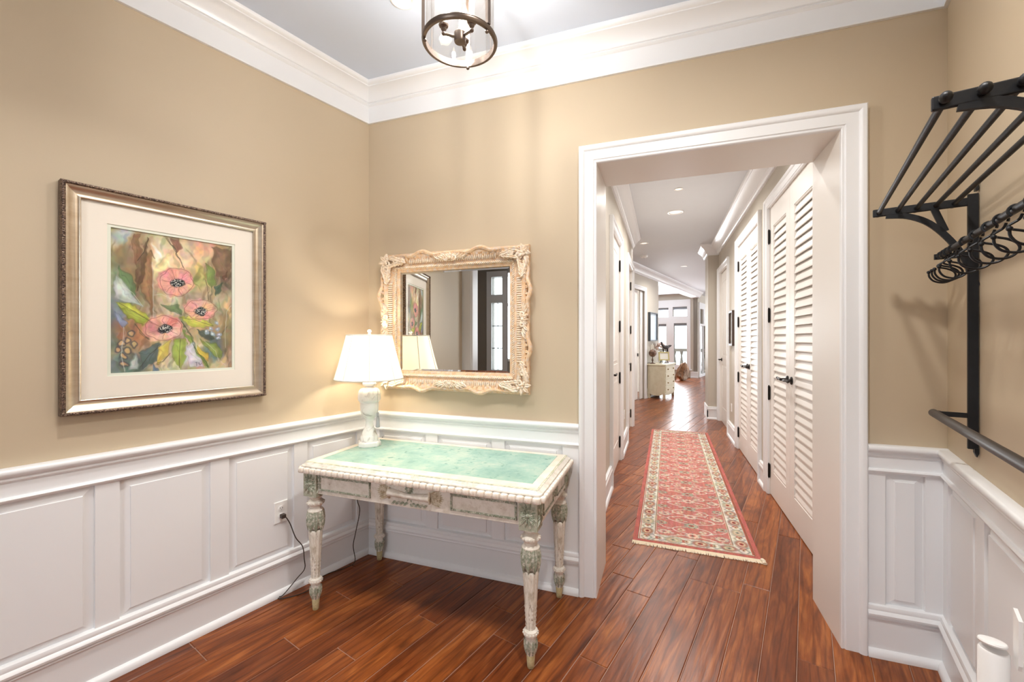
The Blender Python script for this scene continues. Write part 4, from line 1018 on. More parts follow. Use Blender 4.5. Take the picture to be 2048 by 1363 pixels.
# washes of ground colour
el((222, 214, 160), 470, 300, 190, 260, 0, 0.95, 0.8); el((236, 230, 190), 440, 230, 80, 130, 0, 0.9, 0.8); el((230, 196, 152), 830, 330, 190, 200, 20, 0.85, 0.8)
el((228, 214, 186), 640, 300, 120, 150, 0, 0.7, 0.8); el((142, 114, 88), 250, 400, 130, 330, 10, 0.85, 0.6); el((150, 124, 100), 1020, 420, 110, 260, 0, 0.85, 0.6)
el((104, 120, 124), 90, 880, 130, 260, 0, 0.9, 0.6); el((146, 160, 140), 80, 520, 80, 240, -10, 0.75, 0.6); el((160, 176, 186), 130, 130, 60, 110, 30, 0.8, 0.7)
el((124, 112, 84), 110, 330, 70, 120, 30, 0.7, 0.6); el((178, 128, 88), 230, 980, 150, 130, 0, 0.85, 0.6); el((92, 110, 112), 180, 1280, 170, 110, 0, 0.85, 0.6)
el((204, 186, 158), 520, 1220, 150, 120, 0, 0.85, 0.6); el((196, 200, 208), 760, 1180, 90, 120, 0, 0.8, 0.6); el((88, 104, 108), 960, 1120, 110, 140, 20, 0.8, 0.5); el((138, 122, 84), 1060, 1000, 60, 260, 0, 0.8, 0.5)
el((190, 190, 120), 830, 500, 70, 120, 0, 0.7, 0.6); el((214, 208, 170), 560, 740, 130, 110, 0, 0.85, 0.6)
cv.noise(6, 3, 0.20); cv.noise(16, 5, 0.22)
rw_ = random.Random(21)
for k in range(170):   # loose watercolour strokes
    x, y = rw_.uniform(0, CW - 1), rw_.uniform(0, CH - 1); c0 = cv.a[int(y), int(x)] * 255; f = rw_.choice((0.66, 0.75, 0.85, 1.14, 1.24)); tint = rw_.choice(((1, 1, 1), (1.05, 1, 0.9), (0.92, 1.02, 0.95), (0.95, 1, 1.08)))
    cv.ell(x, y, rw_.uniform(10, 34), rw_.uniform(1.5, 6), tuple(min(255, c0[i] * f * tint[i]) for i in range(3)), rw_.uniform(55, 125), 0.5, 0.5)
# brown stems and dry foliage
pl((128, 98, 72), (240, 110), (290, 120), (300, 300), (250, 420), (240, 260)); pl((142, 108, 78), (330, 330), (400, 260), (410, 560), (400, 870), (350, 700), (300, 560))
pl((104, 82, 62), (300, 330), (372, 150), (340, 400), (280, 620), (240, 480)); pl((116, 94, 74), (930, 230), (1100, 260), (1090, 500), (960, 480)); pl((122, 86, 72), (575, 155), (640, 160), (655, 240), (620, 290), (585, 230))
# big leaves
pl((96, 124, 84), (110, 400), (190, 480), (260, 600), (240, 690), (150, 560)); pl((176, 188, 184), (90, 480), (150, 540), (320, 760), (230, 740), (100, 690), (70, 600))
pl((176, 184, 74), (105, 720), (220, 740), (340, 830), (400, 900), (320, 920), (190, 860)); pl((132, 146, 62), (120, 760), (260, 810), (395, 900), (320, 920), (190, 860), al=0.6)
pl((184, 190, 84), (640, 850), (780, 850), (900, 890), (945, 930), (850, 955), (740, 930)); pl((70, 82, 76), (800, 970), (930, 990), (950, 1050), (850, 1030)); pl((112, 132, 74), (880, 370), (940, 430), (960, 560), (910, 600), (885, 500))
pl((72, 94, 76), (960, 580), (1030, 540), (1010, 620), (970, 650)); pl((100, 76, 58), (1025, 500), (1062, 440), (1050, 520)); pl((104, 122, 86), (480, 740), (650, 740), (660, 830), (560, 790))
pl((148, 166, 78), (590, 1060), (690, 1040), (700, 1200), (640, 1310), (590, 1200)); pl((122, 148, 72), (660, 920), (760, 1060), (900, 1300), (860, 1290), (740, 1110)); pl((128, 142, 74), (830, 1040), (960, 1080), (1020, 1140), (990, 1230), (920, 1160))
pl((84, 100, 98), (290, 1160), (420, 1090), (480, 1100), (450, 1230), (310, 1300)); pl((196, 176, 88), (470, 1140), (570, 1060), (540, 1190), (450, 1260)); pl((206, 178, 74), (800, 1090), (880, 1170), (890, 1250), (820, 1180))
pl((176, 186, 182), (190, 1270), (250, 1160), (280, 1320), (220, 1330)); pl((128, 142, 170), (80, 800), (150, 860), (190, 910), (140, 940), (90, 880)); pl((86, 110, 128), (400, 1260), (440, 1290), (450, 1345), (405, 1345))
pl((198, 196, 210), (700, 1110), (760, 1060), (800, 1180), (840, 1290), (730, 1300))
# poppies
def poppy(x, y, rx, ry, rot, cx, cy, cr, cs, crot):
    el((196, 132, 120), x, y, rx * 1.03, ry * 1.03, rot, 1.0, 0.12); r = random.Random(int(x))
    for k in range(11):
        a = 2 * math.pi * k / 11; el((232 + r.randint(-8, 6), 178 + r.randint(-20, 16), 160 + r.randint(-18, 14)), x + math.cos(a) * rx * 0.55, y + math.sin(a) * ry * 0.55, rx * 0.46, ry * 0.46, rot + math.degrees(a), 0.85, 0.5)
    for k in range(16):
        a = 2 * math.pi * k / 16 + 0.1; ln((188, 120, 112), 0.35, (cx + math.cos(a) * cr, cy + math.sin(a) * cs), (x + math.cos(a) * rx * 0.9, y + math.sin(a) * ry * 0.9), al=0.5)
    for k in range(6):
        a = 2 * math.pi * (k + .4) / 6; ln((150, 96, 92), 0.4, (x + math.cos(a) * rx, y + math.sin(a) * ry), (x + math.cos(a + .5) * rx * 1.02, y + math.sin(a + .5) * ry * 1.02), al=0.6)
    el((48, 54, 56), cx, cy, cr, cs, crot, 1.0, 0.2)
    for k in range(36):
        a = r.uniform(0, 6.28); q = r.uniform(0, 0.85) ** 0.6; X, Y = U(cx + math.cos(a) * cr * q, cy + math.sin(a) * cs * q); cv.ell(X, Y, 0.8, 0.8, (232, 232, 224), 0, 0.5, 0.9)
poppy(616, 545, 150, 128, 0, 622, 552, 62, 40, -12); poppy(830, 785, 148, 88, 5, 830, 800, 60, 36, -15); poppy(500, 950, 168, 110, -12, 520, 955, 62, 34, -18)
el((206, 116, 104), 585, 900, 42, 44, 0, 0.7, 0.5); el((172, 104, 108), 420, 950, 70, 60, 0, 0.45, 0.7); el((240, 206, 190), 600, 990, 60, 44, 0, 0.7, 0.6); el((226, 190, 168), 480, 1035, 100, 30, -8, 0.8, 0.6)
# seed pods, berries, stalks
for x, y in ((210, 1000), (180, 1065), (125, 1090), (245, 1095), (95, 1140), (180, 1145), (150, 1200), (150, 1270)): el((84, 80, 82), x, y, 34, 28, 0, 0.9, 0.3); el((206, 172, 126), x, y, 22, 18, 0, 0.9, 0.4)
for x, y in ((930, 960), (980, 950), (950, 1000), (1000, 1000), (990, 1040), (900, 990), (965, 900)): el((150, 168, 188), x, y, 22, 22, 0, 0.85, 0.4); el((222, 228, 232), x - 4, y - 4, 8, 8, 0, 0.9, 0.5)
ln((70, 62, 52), 0.8, (530, 150), (610, 280), (685, 430)); ln((60, 72, 56), 0.7, (660, 890), (740, 1000), (760, 1090), (895, 1300)); ln((196, 198, 188), 0.5, (405, 370), (408, 560), (412, 860), al=0.6)
ln((110, 88, 66), 0.6, (372, 160), (330, 280), (270, 360)); ln((84, 66, 52), 0.6, (400, 265), (420, 330)); ln((176, 182, 176), 0.5, (1110, 745), (1060, 800), (1040, 1000), al=0.6); ln((98, 84, 64), 0.5, (900, 700), (890, 590), (870, 520))
ln((96, 110, 90), 0.5, (990, 640), (960, 580), (970, 520), (930, 430)); ln((190, 206, 214), 0.5, (150, 940), (150, 1010), (130, 1180), (160, 1330), al=0.6); ln((84, 78, 62), 0.5, (250, 915), (310, 990), (370, 1050)); ln((206, 212, 212), 0.4, (990, 1240), (1030, 1290), al=0.7)
ln((98, 92, 70), 0.5, (560, 1170), (500, 1240), (440, 1260)); ln((60, 70, 66), 0.45, (350, 1230), (460, 1120)); ln((52, 58, 70), 0.5, (780, 1268), (795, 1262), (790, 1285)); ln((52, 58, 70), 0.5, (805, 1265), (812, 1283), (825, 1270), al=0.8)
cv.noise(40, 9, 0.16)
def warp(c, cells, amp, seed):
    r = np.random.RandomState(seed); g = r.rand(cells + 2, cells + 2, 2) - 0.5
    yy = c.Y / c.h * cells; xx = c.X / c.w * cells; i = yy.astype(int); j = xx.astype(int); fy = (yy - i)[..., None]; fx = (xx - j)[..., None]
    fy = fy*fy*(3 - 2*fy); fx = fx*fx*(3 - 2*fx); n = g[i, j]*(1-fy)*(1-fx) + g[i+1, j]*fy*(1-fx) + g[i, j+1]*(1-fy)*fx + g[i+1, j+1]*fy*fx
    sy = np.clip(c.Y + n[..., 0] * amp, 0, c.h - 1.001); sx = np.clip(c.X + n[..., 1] * amp, 0, c.w - 1.001); i = sy.astype(int); j = sx.astype(int); fy = (sy - i)[..., None]; fx = (sx - j)[..., None]
    c.a = c.a[i, j]*(1-fy)*(1-fx) + c.a[i+1, j]*fy*(1-fx) + c.a[i, j+1]*(1-fy)*fx + c.a[i+1, j+1]*fy*fx
warp(cv, 14, 9, 1); warp(cv, 40, 5, 2)
cv.a = np.clip(cv.a, 0, 1) ** 0.98
def ink_poppy(x, y, rx, ry, cx, cy, cr, cs, seed):
    """pen outline of the petals, veins, dark heart and its pale dots"""
    r = random.Random(seed); npet = 6; pts = []
    for k in range(73):
        a = 2 * math.pi * k / 72; f = 0.90 + 0.10 * abs(math.sin(npet * a / 2 + seed)) + 0.02 * math.sin(9 * a + seed); pts.append((x + math.cos(a) * rx * f, y + math.sin(a) * ry * f))
    ln((128, 78, 76), 0.55, *pts, al=0.75)
    for k in range(npet):
        a = 2 * math.pi * (k + 0.5) / npet - 2 * seed / npet; m = a + r.uniform(-0.2, 0.2)
        ln((136, 80, 80), 0.5, (cx + math.cos(a) * cr, cy + math.sin(a) * cs), (x + math.cos(m) * rx * 0.6, y + math.sin(m) * ry * 0.6), (x + math.cos(a) * rx * 0.88, y + math.sin(a) * ry * 0.88), al=0.7)
    for k in range(34):
        a = r.uniform(0, 6.28); t0, t1 = r.uniform(0.35, 0.6), r.uniform(0.65, 0.9); ln(r.choice(((176, 108, 104), (244, 206, 192), (204, 140, 128))), 0.4, (x + math.cos(a) * rx * t0, y + math.sin(a) * ry * t0), (x + math.cos(a) * rx * t1, y + math.sin(a) * ry * t1), al=0.55)
    el((40, 46, 50), cx, cy, cr, cs, -14, 1.0, 0.25)
    for k in range(44):
        a = r.uniform(0, 6.28); q = r.uniform(0, 0.9) ** 0.5; X, Y = U(cx + math.cos(a) * cr * q, cy + math.sin(a) * cs * q); cv.ell(X, Y, 0.9, 0.9, (236, 236, 228), 0, 0.5, 0.95)
    for k in range(26):
        a = 2 * math.pi * k / 26; X, Y = U(cx + math.cos(a) * cr * 1.12, cy + math.sin(a) * cs * 1.15); cv.ell(X, Y, 1.0, 0.8, (46, 50, 54), 0, 0.5, 0.9)
ink_poppy(616, 545, 150, 128, 622, 552, 56, 36, 1); ink_poppy(830, 785, 148, 88, 830, 800, 54, 30, 2); ink_poppy(500, 950, 168, 110, 520, 955, 56, 30, 3)
for pts_ in (((530, 150), (610, 280), (685, 430)), ((660, 890), (740, 1000), (760, 1090), (895, 1300)), ((250, 915), (310, 990), (370, 1050)), ((560, 1170), (500, 1240), (440, 1260)), ((372, 160), (330, 280), (270, 360)), ((900, 700), (890, 590), (870, 520)), ((480, 1100), (380, 1180), (300, 1290)), ((650, 1050), (640, 1180), (640, 1300)), ((110, 730), (250, 810), (400, 900)), ((650, 855), (790, 880), (940, 930))): ln((62, 60, 48), 0.55, *pts_, al=0.7)
for pts_ in (((405, 370), (408, 560), (412, 860)), ((1100, 745), (1060, 800), (1045, 1000), (1050, 1120)), ((150, 940), (150, 1010), (130, 1180), (160, 1330)), ((420, 660), (480, 650), (560, 690)), ((320, 760), (230, 640), (110, 560)), ((700, 1060), (705, 1180), (740, 1290)), ((990, 1240), (960, 1150), (860, 1060))): ln((222, 222, 210), 0.5, *pts_, al=0.65)
art = colour_grid('art_print', cv, ax0, ax1, az0, az1, attr_mat('watercolour_print', 0.7), pic, 'xz', -0.0125); art['label'] = 'watercolour of three pink poppies'
MB().box(-HX + fr, HX - fr, -0.0255, -0.0245, -HZ + fr, HZ - fr).build('glazing', glass('picture_glass', (255, 255, 255), 0.01, 0.02, 0.02), pic)

# ------------------------------------------------------------------ outlet and lamp cord on the left wall
SWALL = lambda s, d, z: (-1.903 + math.sin(ANG) * s + math.cos(ANG) * d, 2.415 + math.cos(ANG) * s - math.sin(ANG) * d, z)
outl = empty('wall_outlet', SWALL(-0.601, 0.0175, 0.472), R90 - ANG); tag(outl, 'white duplex outlet cover on left wainscot panel', 'outlet')
MB().box(-0.037, 0.037, -0.006, 0.0, -0.060, 0.060).build('cover_plate', M['plastic'], outl, bevel=0.003)
for z in (0.021, -0.021):
    rc = MB().extr_y([(0.0155 * math.cos(t), z + 0.014 * math.sin(t)) for t in [2*math.pi*k/16 for k in range(16)]], -0.008, -0.004).build('receptacle', M['plastic'], outl)
    sl = MB(); sl.box(-0.007, -0.005, -0.0085, -0.0078, z - 0.002, z + 0.007); sl.box(0.005, 0.007, -0.0085, -0.0078, z - 0.002, z + 0.006); sl.lathe([(0.002, 0), (0.002, 0.001)], 8, (0, -0.0085, z - 0.008))
    sl.build('slot', M['black'], rc)
cord = empty('lamp_cord', SWALL(-0.59, 0.03, 0.45), 0); tag(cord, 'thin dark brown lamp cord plugged into the left wall outlet', 'cord')
CO = cord.location; BRN = simple('brown_cord', (58, 48, 42), 0.5)
def spline(pts, sub=6):
    P = [Vector(p) for p in pts]; out = []
    for i in range(len(P) - 1):
        p0 = P[max(i-1, 0)]; p1 = P[i]; p2 = P[i+1]; p3 = P[min(i+2, len(P)-1)]
        for k in range(sub):
            t = k / sub; out.append(0.5 * ((2*p1) + (p2 - p0)*t + (2*p0 - 5*p1 + 4*p2 - p3)*t*t + (3*p1 - p0 - 3*p2 + p3)*t**3))
    return out + [P[-1]]
pts = [SWALL(-0.588, 0.045, 0.446), SWALL(-0.565, 0.05, 0.40), SWALL(-0.535, 0.055, 0.31), SWALL(-0.497, 0.06, 0.245), SWALL(-0.487, 0.06, 0.17), SWALL(-0.485, 0.06, 0.11), SWALL(-0.53, 0.06, 0.075), SWALL(-0.61, 0.062, 0.02), (-2.035, 1.808, 0.005), (-2.00, 1.803, 0.004), (-1.925, 1.908, 0.004), (-1.955, 2.06, 0.004), (-1.885, 2.20, 0.004), SWALL(-0.155, 0.07, 0.02), SWALL(-0.168, 0.07, 0.12), SWALL(-0.15, 0.07, 0.20), SWALL(-0.12, 0.07, 0.33), SWALL(-0.14, 0.07, 0.42), SWALL(-0.13, 0.07, 0.60), (-1.78, 2.405, 0.79)]
MB().tube([p - CO for p in spline(pts)], 0.0028, 6).build('cable', BRN, cord, smooth=True)
pg = MB().box(-0.012, 0.012, -0.034, -0.006, -0.034, -0.012); pg.v = [tuple(Matrix.Rotation(R90 - ANG, 3, 'Z') @ Vector(v)) for v in pg.v]; q0 = Vector(SWALL(-0.598, 0.0175, 0.474)) - CO; pg.v = [(v[0] + q0.x, v[1] + q0.y, v[2] + q0.z) for v in pg.v]
pg.build('plug', BRN, cord, bevel=0.003)
# ------------------------------------------------------------------ runner rug
RW, RL = 0.812, 3.98
rug = empty('runner_rug', (0.214, 5.155, 0.0), -math.radians(0.48)); tag(rug, 'coral red and cream floral runner rug along the hall', 'rug')
PX = 0.005
rw, rl = int(RW / PX), int(RL / PX)
rc = Canvas(rw, rl, (207, 126, 115))
gx = (rc.X + 0.5) * PX - RW/2; gy = (rc.Y + 0.5) * PX - RL/2
ex = RW/2 - np.abs(gx); ey = RL/2 - np.abs(gy); ed = np.minimum(ex, ey)
CORAL, CREAMC, SAGE, GREYB, RUST, GOLD = (204, 98, 84), (232, 221, 204), (172, 168, 148), (158, 160, 152), (178, 116, 98), (204, 180, 144)
bx = np.array
rc.blend((ed < 0.034).astype(float), (202, 108, 98))
band = (ed >= 0.034) & (ed < 0.150)
rc.blend(band.astype(float), CREAMC)
for d in (0.034, 0.148): rc.blend((np.abs(ed - d) < 0.003).astype(float), (140, 96, 70))
rc.blend((np.abs(ed - 0.154) < 0.003).astype(float), (226, 200, 172)); rc.blend((np.abs(ed - 0.042) < 0.0025).astype(float), (186, 96, 76))
def disc(x, y, rx, ry, c, al=1.0, soft=0.35):
    i0, i1 = max(0, int((y - ry*1.3 + RL/2) / PX)), min(rl, int((y + ry*1.3 + RL/2) / PX) + 2); j0, j1 = max(0, int((x - rx*1.3 + RW/2) / PX)), min(rw, int((x + rx*1.3 + RW/2) / PX) + 2)
    if i0 >= i1 or j0 >= j1: return
    d = np.sqrt(((gx[i0:i1, j0:j1] - x) / rx)**2 + ((gy[i0:i1, j0:j1] - y) / ry)**2); m = al * np.clip((1 - d) / soft + 0.5, 0, 1)
    rc.a[i0:i1, j0:j1] += m[..., None] * (np.array(c) / 255.0 - rc.a[i0:i1, j0:j1])
def stroke(pts, wd, c, al=0.9):
    xs = [p[0] for p in pts]; ys = [p[1] for p in pts]; pad = wd + 0.01
    i0, i1 = max(0, int((min(ys) - pad + RL/2) / PX)), min(rl, int((max(ys) + pad + RL/2) / PX) + 2); j0, j1 = max(0, int((min(xs) - pad + RW/2) / PX)), min(rw, int((max(xs) + pad + RW/2) / PX) + 2)
    if i0 >= i1 or j0 >= j1: return
    gX, gY = gx[i0:i1, j0:j1], gy[i0:i1, j0:j1]; d = np.full_like(gX, 9.0)
    for (x0, y0), (x1, y1) in zip(pts, pts[1:]):
        dx, dy = x1 - x0, y1 - y0; t = np.clip(((gX - x0)*dx + (gY - y0)*dy) / (dx*dx + dy*dy + 1e-9), 0, 1); d = np.minimum(d, np.hypot(gX - x0 - t*dx, gY - y0 - t*dy))
    m = al * np.clip((wd - d) / 0.004 + 0.5, 0, 1); rc.a[i0:i1, j0:j1] += m[..., None] * (np.array(c) / 255.0 - rc.a[i0:i1, j0:j1])
rr = random.Random(11)
def flower(x, y, r, cols, petals=8, sq=1.0):
    disc(x, y, r, r * sq, cols[0]); 
    for k in range(petals):
        a = 2 * math.pi * k / petals; disc(x + 0.72 * r * math.cos(a), y + 0.72 * r * sq * math.sin(a), r * 0.30, r * 0.30 * sq, cols[1], 0.9)
        disc(x + 0.95 * r * math.cos(a + .39), y + 0.95 * r * sq * math.sin(a + .39), r * 0.13, r * 0.13, cols[3], 0.7)
    disc(x, y, r * 0.42, r * 0.42 * sq, cols[2]); disc(x, y, r * 0.17, r * 0.17, cols[3])
# border : medallions alternating with leaf scrolls
def border_run(x, y, along_y, i):
    big = i % 2 == 0
    if big:
        rx, ry = (0.040, 0.052) if along_y else (0.052, 0.040)
        disc(x, y, rx * 1.15, ry * 1.15, GREYB, 0.75); disc(x, y, rx, ry, [RUST, GOLD, (190, 120, 96)][(i // 2) % 3], 0.8); disc(x, y, rx * .62, ry * .62, (228, 206, 172), 0.9); disc(x, y, rx * .35, ry * .35, [(182, 74, 62), SAGE][(i // 2) % 2]); disc(x, y, rx * .14, ry * .14, (90, 76, 70))
    else:
        for s in (-1, 1):
            p = [(x + s * 0.042, y - 0.05), (x + s * 0.010, y - 0.02), (x + s * 0.036, y + 0.012), (x + s * 0.012, y + 0.05)] if along_y else [(x - 0.05, y + s * 0.042), (x - 0.02, y + s * 0.010), (x + 0.012, y + s * 0.036), (x + 0.05, y + s * 0.012)]
            stroke(p, 0.006, GREYB if s > 0 else SAGE, 0.85)
            disc(p[1][0], p[1][1], 0.012, 0.012, (186, 96, 80), 0.8)
        disc(x, y, 0.013, 0.018, GOLD, 0.9); disc(x, y, 0.006, 0.008, (150, 82, 66))
nby = 42
for i in range(nby):
    y = -RL/2 + 0.092 + (RL - 0.184) * i / (nby - 1)
    for s in (-1, 1): border_run(s * (RW/2 - 0.092), y, True, i + (0 if s > 0 else 0))
for i in range(1, 7):
    x = -RW/2 + 0.092 + (RW - 0.184) * i / 7
    for s in (-1, 1): border_run(x, s * (RL/2 - 0.092), False, i)
# field : cream scrolling vines with palmettes
K_ = 0.70; P_ = 0.50 * K_
ny = int(RL / P_) + 1
FX = RW/2 - 0.158
keep = rc.a.copy()
for j in range(-1, ny + 1):
    y0 = -RL/2 + j * P_ + 0.10
    for s in (-1, 1):
        pts = [(s * 0.0, y0), (s * 0.035, y0 + K_*0.045), (s * 0.10, y0 + K_*0.075), (s * 0.135, y0 + K_*0.13), (s * 0.10, y0 + K_*0.19), (s * 0.05, y0 + K_*0.20), (s * 0.0, y0 + K_*0.25)]
        stroke([tuple(v)[:2] for v in spline([(a, b, 0) for a, b in pts], 4)], 0.0052, CREAMC, 0.9)
        pts = [(s * 0.0, y0 + K_*0.5), (s * 0.03, y0 + K_*0.46), (s * 0.12, y0 + K_*0.42), (s * 0.17, y0 + K_*0.36), (s * 0.13, y0 + K_*0.30), (s * 0.0, y0 + K_*0.25)]
        stroke([tuple(v)[:2] for v in spline([(a, b, 0) for a, b in pts], 4)], 0.0052, CREAMC, 0.9)
        stroke([(s * 0.135, y0 + K_*0.13), (s * 0.20, y0 + K_*0.11), (s * 0.24, y0 + K_*0.05)], 0.004, CREAMC, 0.8); stroke([(s * 0.17, y0 + K_*0.36), (s * 0.23, y0 + K_*0.33), (s * 0.25, y0 + K_*0.27)], 0.004, CREAMC, 0.8)
        flower(s * 0.195, y0 + K_*0.235, 0.046, [CREAMC, (222, 196, 172), (202, 130, 124), (128, 116, 108)], 9, 0.75)
        flower(s * 0.215, y0 + K_*0.005, 0.040, [(226, 206, 178), SAGE, (196, 112, 100), (104, 98, 92)], 8, 0.8)
        flower(s * 0.075, y0 + K_*0.135, 0.027, [CREAMC, (218, 180, 150), (206, 128, 108), (140, 110, 96)], 6, 0.9)
        flower(s * 0.085, y0 + K_*0.375, 0.027, [(232, 214, 186), (208, 170, 140), (186, 104, 92), (140, 110, 96)], 6, 0.9)
        for k in range(22):
            lx, ly = s * rr.uniform(0.02, 0.24), y0 + rr.uniform(0, P_); a = rr.uniform(0, 3.14); disc(lx, ly, rr.uniform(0.008, 0.016), rr.uniform(0.005, 0.009), [CREAMC, CREAMC, (216, 190, 160), SAGE][k % 4], 0.75)
        for k in range(3): disc(s * rr.uniform(0.05, 0.24), y0 + rr.uniform(0, P_), 0.006, 0.006, (84, 62, 56), 0.8)
    flower(0, y0 + K_*0.25, 0.050, [CREAMC, (230, 196, 176), (208, 118, 108), (120, 108, 100)], 10, 0.8)
    flower(0, y0, 0.050, [(230, 208, 180), SAGE, (190, 100, 86), (104, 92, 84)], 8, 0.85)
mask = ((ed > 0.157)).astype(float)[..., None]
rc.a = rc.a * mask + keep * (1 - mask)
rc.noise(60, 4, 0.16)
rc.a = rc.a * 0.94; rc.a = rc.a * 0.88 + 0.12 * rc.a.mean(axis=2, keepdims=True)
g2 = np.random.RandomState(2).rand(rl, rw, 1); rc.a = np.clip(rc.a * (0.94 + 0.12 * g2), 0, 1)
colour_grid('pile', rc, -RW/2, RW/2, -RL/2, RL/2, attr_mat('wool_pile', 0.95, 0.5, 500, 0.1), rug, 'xy', 0.011)
MB().box(-RW/2, RW/2, -RL/2, RL/2, 0.001, 0.0105).build('rug_base', simple('coral_wool', (200, 112, 100), 0.95), rug)
IV = simple('ivory_fringe', (238, 224, 200), 0.9)
fr_ = MB(); r3 = random.Random(4)
for end in (-1, 1):
    n = 330
    for k in range(n):
        x = -RW/2 + RW * (k + .5) / n; j = r3.uniform(-0.003, 0.003); l = 0.040 + r3.uniform(-0.006, 0.006)
        fr_.tube([(x, end * (RL/2 - 0.002), 0.008), (x + j, end * (RL/2 + l * .5), 0.005), (x + 2*j, end * (RL/2 + l), 0.0025)], [0.0028, 0.0026, 0.0016], 4)
tag(fr_.build('fringe', IV, rug), kind='stuff')
for k, x in enumerate((RW/2 + 0.002, RW/2 + 0.008)):
    kn = MB().ball((x, -RL/2 - 0.012 - 0.012 * k, 0.014), (0.013, 0.012, 0.010), 8, 6); kn.tube([(x, -RL/2 - 0.02, 0.010), (x + 0.006, -RL/2 - 0.046, 0.006)], [0.008, 0.011], 7)
    kn.build('corner_knot', IV, rug, smooth=True)

# ------------------------------------------------------------------ ceiling lantern
LC = (-0.770, 1.540); LZ = 2.63
lan = empty('ceiling_lantern', (LC[0], LC[1], ZC)); tag(lan, 'bronze and clear glass cylinder lantern hanging from the ceiling', 'lantern')
dz = LZ - ZC
def ring(z0, r0, r1, h): return MB().lathe([(r0, z0), (r1 - 0.004, z0), (r1, z0 + 0.006), (r1, z0 + h * .45), (r1 - 0.005, z0 + h * .55), (r1 - 0.003, z0 + h * .7), (r1 - 0.012, z0 + h), (r0, z0 + h), (r0, z0)], 56)
rg = ring(dz, 0.136, 0.151, 0.026); rg.f = rg.f[:-2]; rg.build('bottom_ring', M['bronze'], lan, smooth=True)
rg = ring(dz + 0.40, 0.10, 0.150, 0.030); rg.f = rg.f[:-2]; rg.build('top_ring', M['bronze'], lan, smooth=True)
gc = MB(); n = 48
gc.add([(0.136 * math.cos(2*math.pi*j/n), 0.136 * math.sin(2*math.pi*j/n), z) for z in (dz + 0.02, dz + 0.41) for j in range(n)], [(j, (j+1) % n, n + (j+1) % n, n + j) for j in range(n)])
gc.build('glass_cylinder', M['lantern_glass'], lan, smooth='all')
KA = [math.atan2(1.461 - LC[1], -0.886 - LC[0]), math.atan2(1.505 - LC[1], -0.65 - LC[0]), math.atan2(1.688 - LC[1], -0.803 - LC[0])]
for a in KA:
    x, y = 0.139 * math.cos(a), 0.139 * math.sin(a)
    MB().box(-0.006, 0.006, -0.008, 0.008, dz + 0.02, dz + 0.41).xf(Matrix.Translation((0.145 * math.cos(a), 0.145 * math.sin(a), 0)) @ Matrix.Rotation(a, 4, 'Z')).build('post', M['bronze'], lan)
    MB().ball((x, y, dz - 0.006), 0.0075, 10, 6).build('knob', M['bronze'], lan, smooth=True)
hz = dz + 0.024
MB().lathe([(0.006, hz - 0.016), (0.022, hz - 0.014), (0.024, hz - 0.008), (0.024, hz + 0.022), (0.018, hz + 0.028), (0.008, hz + 0.032), (0.008, hz + 0.045), (0.0045, hz + 0.05), (0.0045, dz + 0.42)], 20).build('hub', M['bronze'], lan, smooth=True)
BULB = glow_bulb('lantern_bulb_glow', (255, 236, 208), 3.0)
for k in range(3):
    a = math.radians(100 + 120 * k); c, s = math.cos(a), math.sin(a); r = 0.066
    ar = MB().tube([(0.02 * c, 0.02 * s, hz + 0.004), (r * c, r * s, hz + 0.004)], 0.006, 8); ar.ball((r * c, r * s, hz + 0.004), 0.009, 8, 6)
    ar.lathe([(0.006, 0), (0.011, 0.008), (0.008, 0.014), (0.018, 0.020), (0.020, 0.026), (0.012, 0.030)], 14, (r * c, r * s, hz + 0.012)); ar.build('arm', M['bronze'], lan, smooth=True)
    MB().lathe([(0.0115, 0), (0.0115, 0.07), (0.009, 0.073)], 14, (r * c, r * s, hz + 0.040)).build('candle_sleeve', simple('ivory_sleeve', (240, 224, 196), 0.5), lan, smooth=True)
    MB().lathe([(0.006, 0), (0.013, 0.016), (0.015, 0.030), (0.011, 0.05), (0.004, 0.07), (0.001, 0.078)], 12, (r * c, r * s, hz + 0.112)).build('bulb', BULB, lan, smooth=True)
    point('lantern_bulb_light', (LC[0] + r * c, LC[1] + r * s, LZ + 0.024 + 0.112 + 0.035), 8.8, (1.0, 0.98, 0.955), 0.014)
for a in KA: MB().tube([(0.12 * math.cos(a), 0.12 * math.sin(a), dz + 0.43), (0.05 * math.cos(a), 0.05 * math.sin(a), dz + 0.46), (0.006 * math.cos(a), 0.006 * math.sin(a), dz + 0.47)], 0.005, 6).build('hanger', M['bronze'], lan)
MB().lathe([(0.006, dz + 0.42), (0.006, -0.022), (0.03, -0.020), (0.062, -0.012), (0.065, 0.0)], 24).build('canopy', M['bronze'], lan, smooth=True)

# ------------------------------------------------------------------ wrought iron coat rack on the right wall
rack = empty('coat_rack', (1.183, 2.418, 0), 3 * R90 - ANG); tag(rack, 'black wrought iron wall coat rack with hat shelf and hanging rail', 'coat rack')
